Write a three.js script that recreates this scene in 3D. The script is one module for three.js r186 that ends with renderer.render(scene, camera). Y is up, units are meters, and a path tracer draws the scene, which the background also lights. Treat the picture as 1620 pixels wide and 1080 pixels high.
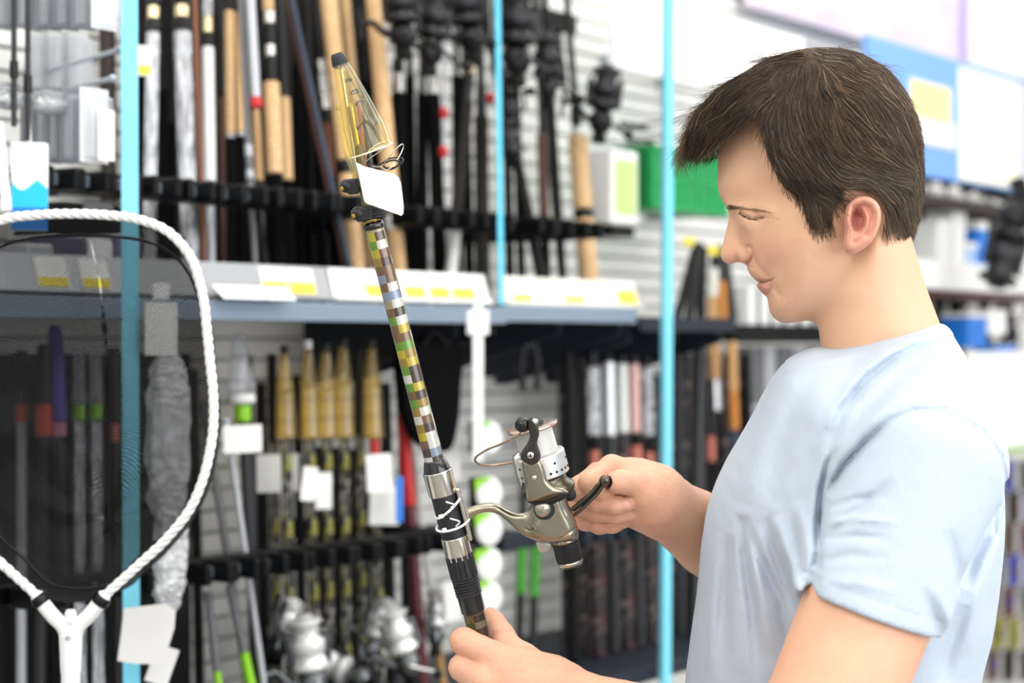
import * as THREE from 'three';
import { mergeGeometries } from 'three/addons/utils/BufferGeometryUtils.js';
import { RoundedBoxGeometry } from 'three/addons/geometries/RoundedBoxGeometry.js';
import { ImprovedNoise } from 'three/addons/math/ImprovedNoise.js';
import { RectAreaLightUniformsLib } from 'three/addons/lights/RectAreaLightUniformsLib.js';

// ------------------------------------------------------------------ camera, exposure, lamps
const V3 = (x = 0, y = 0, z = 0) => new THREE.Vector3(x, y, z);
const FOCAL = 3000, CX = 810, CY = 540;                       // lens in pixels of the 1620 x 1080 frame
const EYE = V3(0, 1.5, 0);
const scene = new THREE.Scene();
scene.background = new THREE.Color(0x9fa6ad);
const camera = new THREE.PerspectiveCamera(2 * Math.atan(540 / FOCAL) * 180 / Math.PI, 1.5, 0.05, 60);
camera.position.copy(EYE);
camera.lookAt(0, 1.5, -5);
camera.focus = 1.70;
camera.userData.fStop = 4.0;
const renderer = new THREE.WebGLRenderer({ antialias: true });
renderer.toneMapping = THREE.LinearToneMapping;
renderer.toneMappingExposure = 1.0;
renderer.shadowMap.enabled = true;
RectAreaLightUniformsLib.init();
const LAMP = 1.45, GLOW = 2.5, DAY = 0.82, DAYGLOW = 3;              // ceiling panels and shop window: light sent out, glow seen
const ROOM = { s0: -3.6, s1: 9.5, o1: 5.6, h: 3.3 };           // along the wall, away from it, height

// the racks stand against one long wall that recedes to the right of the picture
const TURN = 54 * Math.PI / 180;
const ALONG = V3(Math.cos(TURN), 0, -Math.sin(TURN)), OUT = V3(Math.sin(TURN), 0, Math.cos(TURN));
const WALL = -2.14;                                           // the eye stands 2.14 m from it
const W = (s, y, o) => V3(0, y, 0).addScaledVector(ALONG, s).addScaledVector(OUT, WALL + o);
const ray = (px, py) => V3((px - CX) / FOCAL, -(py - CY) / FOCAL, -1);
const at = (px, py, d) => ray(px, py).multiplyScalar(d).add(EYE);
const deep = (px, o) => (WALL + o) / ray(px, 540).dot(OUT);   // depth at which a column meets the plane o metres off the wall
const wl = (px, py, o) => { const p = at(px, py, deep(px, o)); return [p.dot(ALONG), p.y, o]; };   // measured position in wall coordinates
const wp = (px, py, o) => at(px, py, deep(px, o));

// ------------------------------------------------------------------ small helpers
function rng(seed) { let a = seed >>> 0; return () => { a = a + 0x6D2B79F5 | 0; let t = Math.imul(a ^ a >>> 15, 1 | a); t = t + Math.imul(t ^ t >>> 7, 61 | t) ^ t; return ((t ^ t >>> 14) >>> 0) / 4294967296; }; }
const noise = new ImprovedNoise();
const NTH = ['first', 'second', 'third', 'fourth', 'fifth', 'sixth', 'seventh', 'eighth', 'ninth', 'tenth', 'eleventh', 'twelfth', 'thirteenth', 'last'];
const clamp = (x, a = 0, b = 1) => Math.min(b, Math.max(a, x));
const mix = (a, b, t) => a + (b - a) * t;
const sstep = (a, b, x) => { const t = clamp((x - a) / (b - a)); return t * t * (3 - 2 * t); };
const used = {};
function numbered(n) { const k = used[n] = (used[n] ?? -1) + 1; return k ? `${n}_${String(k).padStart(3, '0')}` : n; }
function tag(o, label, category, group, kind) {
  if (label) o.userData.label = label;
  if (category) o.userData.category = category;
  if (group) o.userData.group = group;
  if (kind) o.userData.kind = kind;
  return o;
}
function plain(g) {
  const r = g.index ? g.toNonIndexed() : g.clone();
  for (const k of Object.keys(r.attributes)) if (!['position', 'normal', 'uv'].includes(k)) r.deleteAttribute(k);
  if (!r.attributes.normal) r.computeVertexNormals();
  if (!r.attributes.uv) r.setAttribute('uv', new THREE.BufferAttribute(new Float32Array(r.attributes.position.count * 2), 2));
  return r;
}
const join = (list) => Array.isArray(list) ? (list.length === 1 ? list[0] : mergeGeometries(list.map(plain))) : list;
function mesh(name, geo, mat, parent) {
  const m = new THREE.Mesh(join(geo), mat);
  m.name = parent === scene ? numbered(name) : name;
  m.castShadow = m.receiveShadow = true;
  (parent || scene).add(m);
  return m;
}
const part = (name, geo, mat, parent, label) => { const m = mesh(name, geo, mat, parent); const n = parent.children.filter((c) => c.name.replace(/_\d+$/, '') === name).length; if (n > 1) m.name = `${name}_${String(n - 1).padStart(3, '0')}`; if (label) m.userData.label = label; return m; };
function thing(name, label, category, pos, turn = 0, group) {
  const g = new THREE.Group(); g.name = numbered(name);
  if (pos) g.position.copy(pos);
  g.rotation.y = turn; scene.add(g);
  return tag(g, label, category, group);
}
const mv = (g, x = 0, y = 0, z = 0) => g.translate(x, y, z);
const box = (w, h, d, x = 0, y = 0, z = 0, r = 0) => mv(r ? new RoundedBoxGeometry(w, h, d, 2, r) : new THREE.BoxGeometry(w, h, d), x, y, z);
const lathe = (pts, n = 20) => new THREE.LatheGeometry(pts.map(([r, y]) => new THREE.Vector2(Math.max(r, 1e-5), y)), n);
function rod(r0, r1, y0, y1, n = 14, e = 0.12) {               // solid round bar from y0 to y1 with softened ends
  const h = y1 - y0, b = Math.min(Math.abs(h) * 0.3, Math.max(r0, r1) * e * 2);
  return lathe([[0, y0], [r0 * (1 - e), y0], [r0, y0 + b], [r1, y1 - b], [r1 * (1 - e), y1], [0, y1]], n);
}
function tube(pts, r, seg = 40, n = 8, closed = false) {
  const c = new THREE.CatmullRomCurve3(pts.map((p) => Array.isArray(p) ? V3(...p) : p), closed);
  const g = new THREE.TubeGeometry(c, seg, r, n, closed);
  if (closed) return g;
  const ends = [[0, pts[0]], [1, pts[pts.length - 1]]].map(([t]) => mv(new THREE.SphereGeometry(r, n, 6), ...c.getPoint(t).toArray()));
  return join([g, ...ends]);
}
function extrude(pts, depth, bevel = 0, curve = true, seg = 2) {
  const s = new THREE.Shape();
  if (curve) { const c = new THREE.CatmullRomCurve3(pts.map(([x, y]) => V3(x, y, 0)), true, 'catmullrom', 0.5).getPoints(pts.length * 5); s.setFromPoints(c.map((p) => new THREE.Vector2(p.x, p.y))); }
  else s.setFromPoints(pts.map(([x, y]) => new THREE.Vector2(x, y)));
  const g = new THREE.ExtrudeGeometry(s, { depth: Math.max(depth - 2 * bevel, 1e-4), bevelEnabled: bevel > 0, bevelSize: bevel, bevelThickness: bevel, bevelOffset: -bevel, bevelSegments: seg, curveSegments: 8 });
  return mv(g, 0, 0, -Math.max(depth - 2 * bevel, 1e-4) / 2);
}
// ------------------------------------------------------------------ textures and materials
function dataTex(n, fn, srgb, rx = 1, ry = 1, m = n) {
  const d = new Uint8Array(n * m * 4);
  for (let j = 0; j < m; j++) for (let i = 0; i < n; i++) { const c = fn(i / n, j / m, i, j), k = (j * n + i) * 4; d[k] = c[0]; d[k + 1] = c[1]; d[k + 2] = c[2]; d[k + 3] = c[3] ?? 255; }
  const t = new THREE.DataTexture(d, n, m); t.wrapS = t.wrapT = THREE.RepeatWrapping; t.magFilter = THREE.LinearFilter; t.minFilter = THREE.LinearFilter;
  if (srgb) t.colorSpace = THREE.SRGBColorSpace;
  t.repeat.set(rx, ry); t.needsUpdate = true; return t;
}
const fbm = (x, y, z = 0, o = 4) => { let a = 0, f = 1, w = 0.5; for (let i = 0; i < o; i++) { a += w * noise.noise(x * f, y * f, z + i * 7.3); f *= 2; w *= 0.5; } return a; };
const grey = (v) => { const c = clamp(v, 0, 255); return [c, c, c]; };
const std = (color, roughness = 0.5, metalness = 0, extra = {}) => new THREE.MeshStandardMaterial({ color, roughness, metalness, ...extra });
const phys = (color, roughness = 0.5, metalness = 0, extra = {}) => new THREE.MeshPhysicalMaterial({ color, roughness, metalness, ...extra });
const corkTex = dataTex(128, (u, v) => { const n = fbm(u * 14, v * 14, 1) * 60 + (fbm(u * 40, v * 30, 5, 2) > 0.22 ? -55 : 0); return [clamp(232 + n, 0, 255), clamp(192 + n, 0, 255), clamp(142 + n * 0.9, 0, 255)]; }, true, 2, 6);
const wearTex = dataTex(128, (u, v) => grey(150 + fbm(u * 9, v * 9, 3) * 160));
const foamBump = dataTex(128, (u, v) => grey(128 + fbm(u * 40, v * 40, 2, 2) * 220), false, 3, 8);
const foilBump = dataTex(128, (u, v) => grey(128 + fbm(u * 7, v * 20, 4) * 240), false, 2, 2);
const M = {
  black: phys(0x070708, 0.3, 0, { specularIntensity: 0.7 }), satin: phys(0x0a0a0b, 0.5, 0, { specularIntensity: 0.4 }), foam: phys(0x08080a, 0.9, 0, { specularIntensity: 0.25, bumpMap: foamBump, bumpScale: 0.0006 }), gfoam: phys(0x2e2b28, 0.85, 0, { specularIntensity: 0.3, bumpMap: foamBump, bumpScale: 0.0006 }),
  grey: std(0x6f7072, 0.4, 0.3), dgrey: std(0x2b2c2f, 0.42, 0.3), lgrey: std(0xb9bbc0, 0.35, 0.35), white: std(0xf2f2f0, 0.5), paper: std(0xf6f5f0, 0.85), cream: std(0xe6e3d8, 0.6),
  cork: std(0xffffff, 0.8, 0, { map: corkTex, bumpMap: foamBump, bumpScale: 0.0005 }), copper: std(0x7a4a30, 0.4, 0.2), brown: std(0x5c3a28, 0.4), tan: std(0xc99a62, 0.5), navy: std(0x1f2f45, 0.32),
  red: std(0xc81f22, 0.4), maroon: std(0x5a1c22, 0.4), lime: std(0x8fd41c, 0.4), green: std(0x3fae1a, 0.35), blue: std(0x1277d8, 0.4), purple: std(0x5a49b0, 0.4), orange: std(0xe04a1e, 0.45), yellow: std(0xf2dd4a, 0.6),
  chrome: std(0xd9d8d2, 0.2, 1), gold: std(0xf1e2b4, 0.22, 0.95), steel: std(0xaab4c0, 0.4, 0.5), shelf: std(0x8797a8, 0.45, 0.1), dshelf: std(0x1d2430, 0.5, 0.1), rail: phys(0x07080a, 0.45, 0, { specularIntensity: 0.4 }), silver: std(0xe4e6e8, 0.3, 0.6),
  foil: std(0xcfd1d5, 0.2, 0.9, { bumpMap: foilBump, bumpScale: 0.009 }), cyan: std(0x82def6, 0.4), cyanThin: std(0x62d3f3, 0.4),
  clear: phys(0xf4f6fa, 0.12, 0, { transmission: 0.8, thickness: 0 }), amber: phys(0xf7e2a0, 0.07, 0, { transmission: 0.85, side: THREE.DoubleSide, thickness: 0, clearcoat: 1, clearcoatRoughness: 0.1 }), mint: std(0x1fae5a, 0.5),
};
// ------------------------------------------------------------------ the room
{
  const L = ROOM.s1 - ROOM.s0, D = ROOM.o1, H = ROOM.h, mid = (ROOM.s0 + ROOM.s1) / 2;
  const place = (m, s, y, o) => { m.position.copy(W(s, y, o)); m.rotation.y = TURN; return tag(m, null, null, null, 'structure'); };
  const floorMap = dataTex(256, (u, v) => grey(205 + fbm(u * 12, v * 12, 8) * 40), true, 6, 6);
  place(mesh('floor', box(L, 0.1, D), std(0xb4b1ab, 0.35, 0, { map: floorMap }), scene), mid, -0.05, D / 2);
  place(mesh('ceiling', box(L, 0.1, D), std(0xf4f4f2, 0.9), scene), mid, H + 0.05, D / 2);
  const wall = std(0xe9e9e6, 0.8);
  place(mesh('wall_near', box(0.1, H, D), wall, scene), ROOM.s0 - 0.05, H / 2, D / 2);
  place(mesh('wall_far', box(0.1, H, D), wall, scene), ROOM.s1 + 0.05, H / 2, D / 2);
  const opp = std(0x93959a, 0.8), w0 = -2.2, w1 = 3.8, sill = 0.7, head = 2.9; // shop window in the wall across the aisle
  const ow = new THREE.Group(); ow.name = 'wall_opposite'; scene.add(ow); place(ow, 0, 0, 0);
  const seg = (a, b, y0, y1) => part('section', box(b - a, y1 - y0, 0.1, (a + b) / 2, (y0 + y1) / 2, D + 0.05), opp, ow);
  seg(ROOM.s0, w0, 0, H); seg(w1, ROOM.s1, 0, H); seg(w0, w1, 0, sill); seg(w0, w1, head, H);
  const win = new THREE.Group(); win.name = 'window_1'; scene.add(win); place(win, (w0 + w1) / 2, (sill + head) / 2, D); const ww = w1 - w0, wh = head - sill, alu = std(0x30343a, 0.4, 0.5);
  for (const x of [-0.5, -0.167, 0.167, 0.5]) part('mullion', box(0.07, wh, 0.07, x * (ww - 0.07), 0, 0.03), alu, win); for (const y of [-0.5, 0.5]) part('frame_bar', box(ww, 0.07, 0.07, 0, y * (wh - 0.07), 0.03), alu, win);
  for (const x of [-0.333, 0, 0.333]) part('pane', box(ww / 3 - 0.05, wh - 0.1, 0.01, x * (ww - 0.07), 0, 0.045), std(0xffffff, 0.3, 0, { emissive: 0xf4f8ff, emissiveIntensity: DAYGLOW }), win);
  const dl = new THREE.RectAreaLight(0xf6f9ff, DAY, ww - 0.1, wh - 0.1); dl.position.set(0, 0, -0.02); win.add(dl);
  // wall behind the racks: a backing with horizontal slats, recessed joints between them
  const back = new THREE.Group(); back.name = 'wall_rack'; scene.add(back); place(back, 0, 0, 0);
  part('backing', box(L, H, 0.1, mid, H / 2, -0.062), std(0xa2a3a2, 0.8), back);
  const slat = std(0xf1f0ea, 0.55), P = 0.034;
  const g = box(L, P - 0.005, 0.012, 0, 0, 0, 0.002);
  for (let y = 0.74; y < 2.3; y += P) part('slat', g, slat, back).position.set(mid, y, -0.006);
  part('panel', box(L, 0.72, 0.012, mid, 0.36, -0.006), slat, back); part('panel', box(L, H - 2.3, 0.012, mid, (H + 2.3) / 2, -0.006), slat, back);
  // ceiling lamps: flat luminous panels in frames, each with its own area light
  const fr = std(0xffffff, 0.5), glow = std(0xffffff, 0.6, 0, { emissive: 0xffffff, emissiveIntensity: GLOW });
  const frame = join([box(1.3, 0.04, 0.04, 0, 0, 0.63), box(1.3, 0.04, 0.04, 0, 0, -0.63), box(0.04, 0.04, 1.22, 0.63), box(0.04, 0.04, 1.22, -0.63)]), pane = box(1.22, 0.015, 1.22);
  for (const [i, s] of [-2.2, -0.3, 1.6, 3.5, 5.4, 7.6].entries()) for (const [j, o] of [1.0, 2.8, 4.6].entries()) {
    const t = thing('ceiling_light', 'square white luminous panel set in the shop ceiling', 'ceiling light', W(s, H - 0.03, o), TURN, 'ceiling panels');
    part('frame', frame, fr, t); part('diffuser', pane, glow, t);
    const l = new THREE.RectAreaLight(0xfffaf4, LAMP, 1.2, 1.2); l.position.set(0, -0.02, 0); l.rotation.x = -Math.PI / 2; t.add(l);
  }
}
// ------------------------------------------------------------------ implicit modelling: a field on a grid, meshed by surface nets
const smin = (a, b, k) => { const h = Math.max(k - Math.abs(a - b), 0) / k; return Math.min(a, b) - h * h * k * 0.25; };
const smax = (a, b, k) => -smin(-a, -b, k);
function caps(a, b, ra, rb) {                                  // tapered capsule
  const dx = b[0] - a[0], dy = b[1] - a[1], dz = b[2] - a[2], L2 = dx * dx + dy * dy + dz * dz || 1e-9;
  return (x, y, z) => { const px = x - a[0], py = y - a[1], pz = z - a[2], h = clamp((px * dx + py * dy + pz * dz) / L2); return Math.hypot(px - dx * h, py - dy * h, pz - dz * h) - (ra + (rb - ra) * h); };
}
function chain(pts) { const c = []; for (let i = 0; i + 1 < pts.length; i++) c.push(caps(pts[i], pts[i + 1], pts[i][3], pts[i + 1][3])); return (x, y, z) => { let f = 1e9; for (const k of c) f = smin(f, k(x, y, z), 0.004); return f; }; }
class Outline {                                                // distance inside a closed outline, positive inside, on a grid
  constructor(pts, cell = 0.0025, pad = 0.05, smooth = true) {
    const p = smooth ? new THREE.CatmullRomCurve3(pts.map(([x, y]) => V3(x, y, 0)), true, 'centripetal').getPoints(pts.length * 6).slice(0, -1).map((v) => [v.x, v.y]) : pts;
    this.p = p; this.c = cell;
    this.x0 = Math.min(...p.map((q) => q[0])) - pad; this.y0 = Math.min(...p.map((q) => q[1])) - pad;
    this.nx = Math.ceil((Math.max(...p.map((q) => q[0])) + pad - this.x0) / cell) + 1; this.ny = Math.ceil((Math.max(...p.map((q) => q[1])) + pad - this.y0) / cell) + 1;
    this.v = new Float32Array(this.nx * this.ny);
    for (let j = 0; j < this.ny; j++) for (let i = 0; i < this.nx; i++) this.v[j * this.nx + i] = this.exact(this.x0 + i * cell, this.y0 + j * cell);
  }
  exact(x, y) {
    let d = 1e9, inside = false; const p = this.p;
    for (let i = 0, j = p.length - 1; i < p.length; j = i++) {
      const [ax, ay] = p[j], [bx, by] = p[i], ex = bx - ax, ey = by - ay, t = clamp(((x - ax) * ex + (y - ay) * ey) / (ex * ex + ey * ey || 1e-12));
      d = Math.min(d, (x - ax - ex * t) ** 2 + (y - ay - ey * t) ** 2);
      if ((ay > y) !== (by > y) && x < ax + (y - ay) / (by - ay) * ex) inside = !inside;
    }
    return inside ? Math.sqrt(d) : -Math.sqrt(d);
  }
  soften(n) { const { nx, ny } = this; for (let k = 0; k < n; k++) { const o = this.v.slice(); for (let j = 1; j < ny - 1; j++) for (let i = 1; i < nx - 1; i++) { const q = j * nx + i; this.v[q] = (o[q] * 4 + (o[q - 1] + o[q + 1] + o[q - nx] + o[q + nx]) * 2 + o[q - nx - 1] + o[q - nx + 1] + o[q + nx - 1] + o[q + nx + 1]) / 16; } } return this; }
  d(x, y) {
    const fx = (x - this.x0) / this.c, fy = (y - this.y0) / this.c, cx = clamp(fx, 0, this.nx - 1.001), cy = clamp(fy, 0, this.ny - 1.001), i = cx | 0, j = cy | 0, u = cx - i, v = cy - j, q = j * this.nx + i, a = this.v;
    return mix(mix(a[q], a[q + 1], u), mix(a[q + this.nx], a[q + this.nx + 1], u), v) - Math.hypot(fx - cx, fy - cy) * this.c;
  }
}
const sat = (d, R) => d < 0 ? d : d > R ? R / 2 : R / 2 * (1 - (1 - d / R) ** 2);
function spread(list, sigma) {                                 // smooth interpolation of [x, y, value]
  const k = 1 / (2 * sigma * sigma);
  return (x, y) => { let s = 1e-12, v = list[0][2] * 1e-12; for (const [a, b, c] of list) { const w = Math.exp(-((x - a) ** 2 + (y - b) ** 2) * k) + 1e-9; s += w; v += w * c; } return v / s; };
}
const polyFade = (pts) => { const n = pts.length - 1; return (x, y) => { let d = 1e9, u = 0; for (let i = 0; i < n; i++) { const [ax, ay] = pts[i], [bx, by] = pts[i + 1], ex = bx - ax, ey = by - ay, t = clamp(((x - ax) * ex + (y - ay) * ey) / (ex * ex + ey * ey)), q = Math.hypot(x - ax - ex * t, y - ay - ey * t); if (q < d) { d = q; u = (i + t) / n; } } return [d, Math.sin(Math.PI * clamp(u, 0.001, 0.999)) ** 0.8]; }; };
const polyDist = (pts) => (x, y) => { let d = 1e9; for (let i = 0; i + 1 < pts.length; i++) { const [ax, ay] = pts[i], [bx, by] = pts[i + 1], ex = bx - ax, ey = by - ay, t = clamp(((x - ax) * ex + (y - ay) * ey) / (ex * ex + ey * ey)); d = Math.min(d, Math.hypot(x - ax - ex * t, y - ay - ey * t)); } return d; };
function surface([x0, x1, y0, y1, z0, z1], c, col, paint) {
  const nx = Math.ceil((x1 - x0) / c) + 1, ny = Math.ceil((y1 - y0) / c) + 1, nz = Math.ceil((z1 - z0) / c) + 1, f = new Float32Array(nx * ny * nz);
  for (let i = 0, q = 0; i < nx; i++) for (let j = 0; j < ny; j++) { const g = col(x0 + i * c, y0 + j * c); for (let k = 0; k < nz; k++) f[q++] = g(z0 + k * c); }
  const X = ny * nz, Y = nz, id = new Int32Array(f.length).fill(-1), pos = [], idx = [];
  const E = [[0, 1], [2, 3], [4, 5], [6, 7], [0, 2], [1, 3], [4, 6], [5, 7], [0, 4], [1, 5], [2, 6], [3, 7]], O = [0, 1, Y, Y + 1, X, X + 1, X + Y, X + Y + 1];
  for (let i = 0; i < nx - 1; i++) for (let j = 0; j < ny - 1; j++) for (let k = 0; k < nz - 1; k++) {
    const q = i * X + j * Y + k; let m = 0; for (let e = 0; e < 8; e++) if (f[q + O[e]] < 0) m |= 1 << e;
    if (m === 0 || m === 255) continue;
    let n = 0, sx = 0, sy = 0, sz = 0;
    for (const [a, b] of E) { if (((m >> a) & 1) === ((m >> b) & 1)) continue; const va = f[q + O[a]], vb = f[q + O[b]], t = va / (va - vb); n++; sx += mix(a >> 2, b >> 2, t); sy += mix((a >> 1) & 1, (b >> 1) & 1, t); sz += mix(a & 1, b & 1, t); }
    id[q] = pos.length / 3; pos.push(x0 + (i + sx / n) * c, y0 + (j + sy / n) * c, z0 + (k + sz / n) * c);
  }
  const quad = (a, b, d, e, flip) => { if (a < 0 || b < 0 || d < 0 || e < 0) return; if (flip) idx.push(a, d, b, a, e, d); else idx.push(a, b, d, a, d, e); };
  for (let i = 1; i < nx - 1; i++) for (let j = 1; j < ny - 1; j++) for (let k = 1; k < nz - 1; k++) {
    const q = i * X + j * Y + k, s = f[q] < 0;
    if (s !== f[q + X] < 0) quad(id[q - Y - 1], id[q - 1], id[q], id[q - Y], !s);
    if (s !== f[q + Y] < 0) quad(id[q - X - 1], id[q - X], id[q], id[q - 1], !s);
    if (s !== f[q + 1] < 0) quad(id[q - X - Y], id[q - Y], id[q], id[q - X], !s);
  }
  const nor = new Float32Array(pos.length), cl = paint ? new Float32Array(pos.length) : null, h = c * 0.35;
  for (let v = 0; v < pos.length; v += 3) {
    let x = pos[v], y = pos[v + 1], z = pos[v + 2], gx, gy, gz;
    for (let it = 0; it < 2; it++) {
      const g = col(x, y), f0 = g(z); gx = (col(x + h, y)(z) - col(x - h, y)(z)) / (2 * h); gy = (col(x, y + h)(z) - col(x, y - h)(z)) / (2 * h); gz = (g(z + h) - g(z - h)) / (2 * h);
      const l2 = gx * gx + gy * gy + gz * gz || 1, st = clamp(f0 / l2, -c, c); const lim = Math.min(1, c / (Math.abs(st) * Math.sqrt(l2) + 1e-9)); x -= gx * st * lim; y -= gy * st * lim; z -= gz * st * lim;
    }
    const l = Math.hypot(gx, gy, gz) || 1; pos[v] = x; pos[v + 1] = y; pos[v + 2] = z; nor[v] = gx / l; nor[v + 1] = gy / l; nor[v + 2] = gz / l;
    if (cl) { const k = paint(x, y, z); cl[v] = k[0]; cl[v + 1] = k[1]; cl[v + 2] = k[2]; }
  }
  const G = new THREE.BufferGeometry(); G.setAttribute('position', new THREE.Float32BufferAttribute(pos, 3)); G.setAttribute('normal', new THREE.BufferAttribute(nor, 3));
  const uv = new Float32Array(pos.length / 3 * 2); for (let i = 0; i < uv.length / 2; i++) { uv[2 * i] = pos[3 * i] + pos[3 * i + 2] * 0.7; uv[2 * i + 1] = pos[3 * i + 1] + pos[3 * i + 2] * 0.3; }
  G.setAttribute('uv', new THREE.BufferAttribute(uv, 2)); if (cl) G.setAttribute('color', new THREE.BufferAttribute(cl, 3)); G.setIndex(idx); return G;
}
const free = (fn) => (x, y) => (z) => fn(x, y, z);

// ------------------------------------------------------------------ the man: seen from his left side, in a frame whose x-y plane is his middle plane
const MO = at(1300, 540, 1.75), MX = 490 / FOCAL, MA = -Math.atan(MX), MN = Math.hypot(1, MX);
const MU = V3(1 / MN, 0, MX / MN), MW = V3(-MX / MN, 0, 1 / MN);
const toMan = (p) => { const q = p.clone().sub(MO); return [q.dot(MU), p.y, q.dot(MW)]; };
const L = (px, py, w = 0) => { const r = ray(px, py); return toMan(EYE.clone().addScaledVector(r, (w + MO.clone().sub(EYE).dot(MW)) / r.dot(MW))); };
const D = (px, py, d, r) => { const q = toMan(at(px, py, d)); if (r) q.push(r); return q; };
const LL = (s, w = 0) => s.map(([x, y]) => L(x, y, w));
const man = thing('person', 'dark-haired man in a pale blue t-shirt looking down while cranking a reel', 'person', V3(MO.x, 0, MO.z), MA);
const PXM = 1.75 / FOCAL;                                      // metres per pixel on his middle plane

const faceO = new Outline(LL([[1137, 242], [1135.4, 271], [1135.4, 294], [1138.5, 309], [1145.7, 322], [1151.5, 331], [1157, 341], [1161, 358], [1168, 385], [1175, 403], [1181, 417], [1184, 426], [1191, 438], [1200, 446], [1202, 455], [1212, 466], [1215.5, 477], [1216.7, 489], [1222.7, 501.4], [1235, 510.3], [1254, 511], [1273, 508.5], [1293, 503], [1325, 480], [1350, 445], [1375, 405], [1425, 370], [1438, 330], [1443, 270], [1440, 215], [1420, 165], [1385, 130], [1340, 108], [1285, 103], [1220, 124], [1175, 162], [1148, 205]]), 0.002, 0.06).soften(3);
const faceC = spread(LL([[1290, 160], [1330, 220], [1400, 250], [1200, 200], [1165, 300], [1225, 330], [1190, 352], [1240, 390], [1190, 420], [1240, 455], [1222, 490], [1290, 470], [1335, 410], [1350, 340]]).map((p, i) => [p[0], p[1], [0.07, 0.076, 0.075, 0.064, 0.056, 0.066, 0.054, 0.064, 0.05, 0.054, 0.042, 0.06, 0.068, 0.074][i]]), 0.022);
const noseO = new Outline(LL([[1156, 336], [1153.4, 345], [1149.3, 362], [1145.5, 379], [1141, 395], [1139.6, 402], [1142, 410.5], [1148, 416], [1157, 417.2], [1166, 414.5], [1180, 415.5], [1192, 405], [1192, 380], [1182, 350], [1170, 333]]), 0.001, 0.03).soften(2);
const noseC = spread(LL([[1160, 340], [1158, 370], [1155, 395], [1175, 405], [1185, 408]]).map((p, i) => [p[0], p[1], [0.0085, 0.0095, 0.0125, 0.0155, 0.017][i]]), 0.008);
const lipU = new Outline(LL([[1184, 425], [1189.5, 434.5], [1197, 441.5], [1198.3, 446], [1208, 446.5], [1222, 445.5], [1222, 438], [1205, 426]]), 0.0008, 0.02);
const lipR = new Outline(LL([[1195, 440.5], [1198.5, 446.5], [1210, 447], [1223, 445], [1214, 441.5], [1204, 440]]), 0.0008, 0.02);
const lipD = new Outline(LL([[1199.5, 448], [1198.3, 453], [1203, 459], [1212.5, 466.5], [1222, 460], [1224, 449], [1212, 447.5]]), 0.0008, 0.02);
const neckO = new Outline(LL([[1290, 455], [1294, 500], [1296, 530], [1299, 560], [1285, 640], [1400, 690], [1530, 620], [1502, 548], [1488, 514], [1474, 478], [1459, 435], [1444, 384], [1425, 320], [1360, 330]]), 0.0025, 0.06).soften(2);
const eye = [...L(1190, 348.5), 0].slice(0, 2), eyeW = 0.0285, brow = polyDist(LL([[1149, 327], [1170, 331], [1195, 335], [1220, 341]])), lash = polyDist(LL([[1174, 340], [1181, 345], [1191, 349.5], [1200, 350.5], [1209, 349]]));
const fold = polyDist(LL([[1193, 413], [1206, 428], [1222, 447], [1234, 468]])), mouth = polyDist(LL([[1197, 446.6], [1210, 447.2], [1221, 445], [1226, 442]])), neckA = polyFade(LL([[1300, 524], [1330, 532], [1372, 524], [1410, 508]])), neckB = polyFade(LL([[1310, 512], [1345, 512], [1385, 496]])), jawL = polyFade(LL([[1250, 509], [1300, 498], [1335, 470], [1352, 430], [1354, 408]])), crow = polyDist(LL([[1208, 349], [1220, 351], [1234, 354]]));
const ala = L(1180, 404), wing = polyDist(LL([[1186, 391], [1192, 398], [1193, 404], [1190.5, 410], [1184, 414.5]])), cheek = L(1225, 400), jaw = L(1300, 455), chin = L(1224, 492), temple = L(1235, 300);
const g3 = (x, y, z, p, w, sx, sy, sz) => Math.exp(-(((x - p[0]) / sx) ** 2 + ((y - p[1]) / sy) ** 2 + ((z - w) / sz) ** 2));
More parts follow.
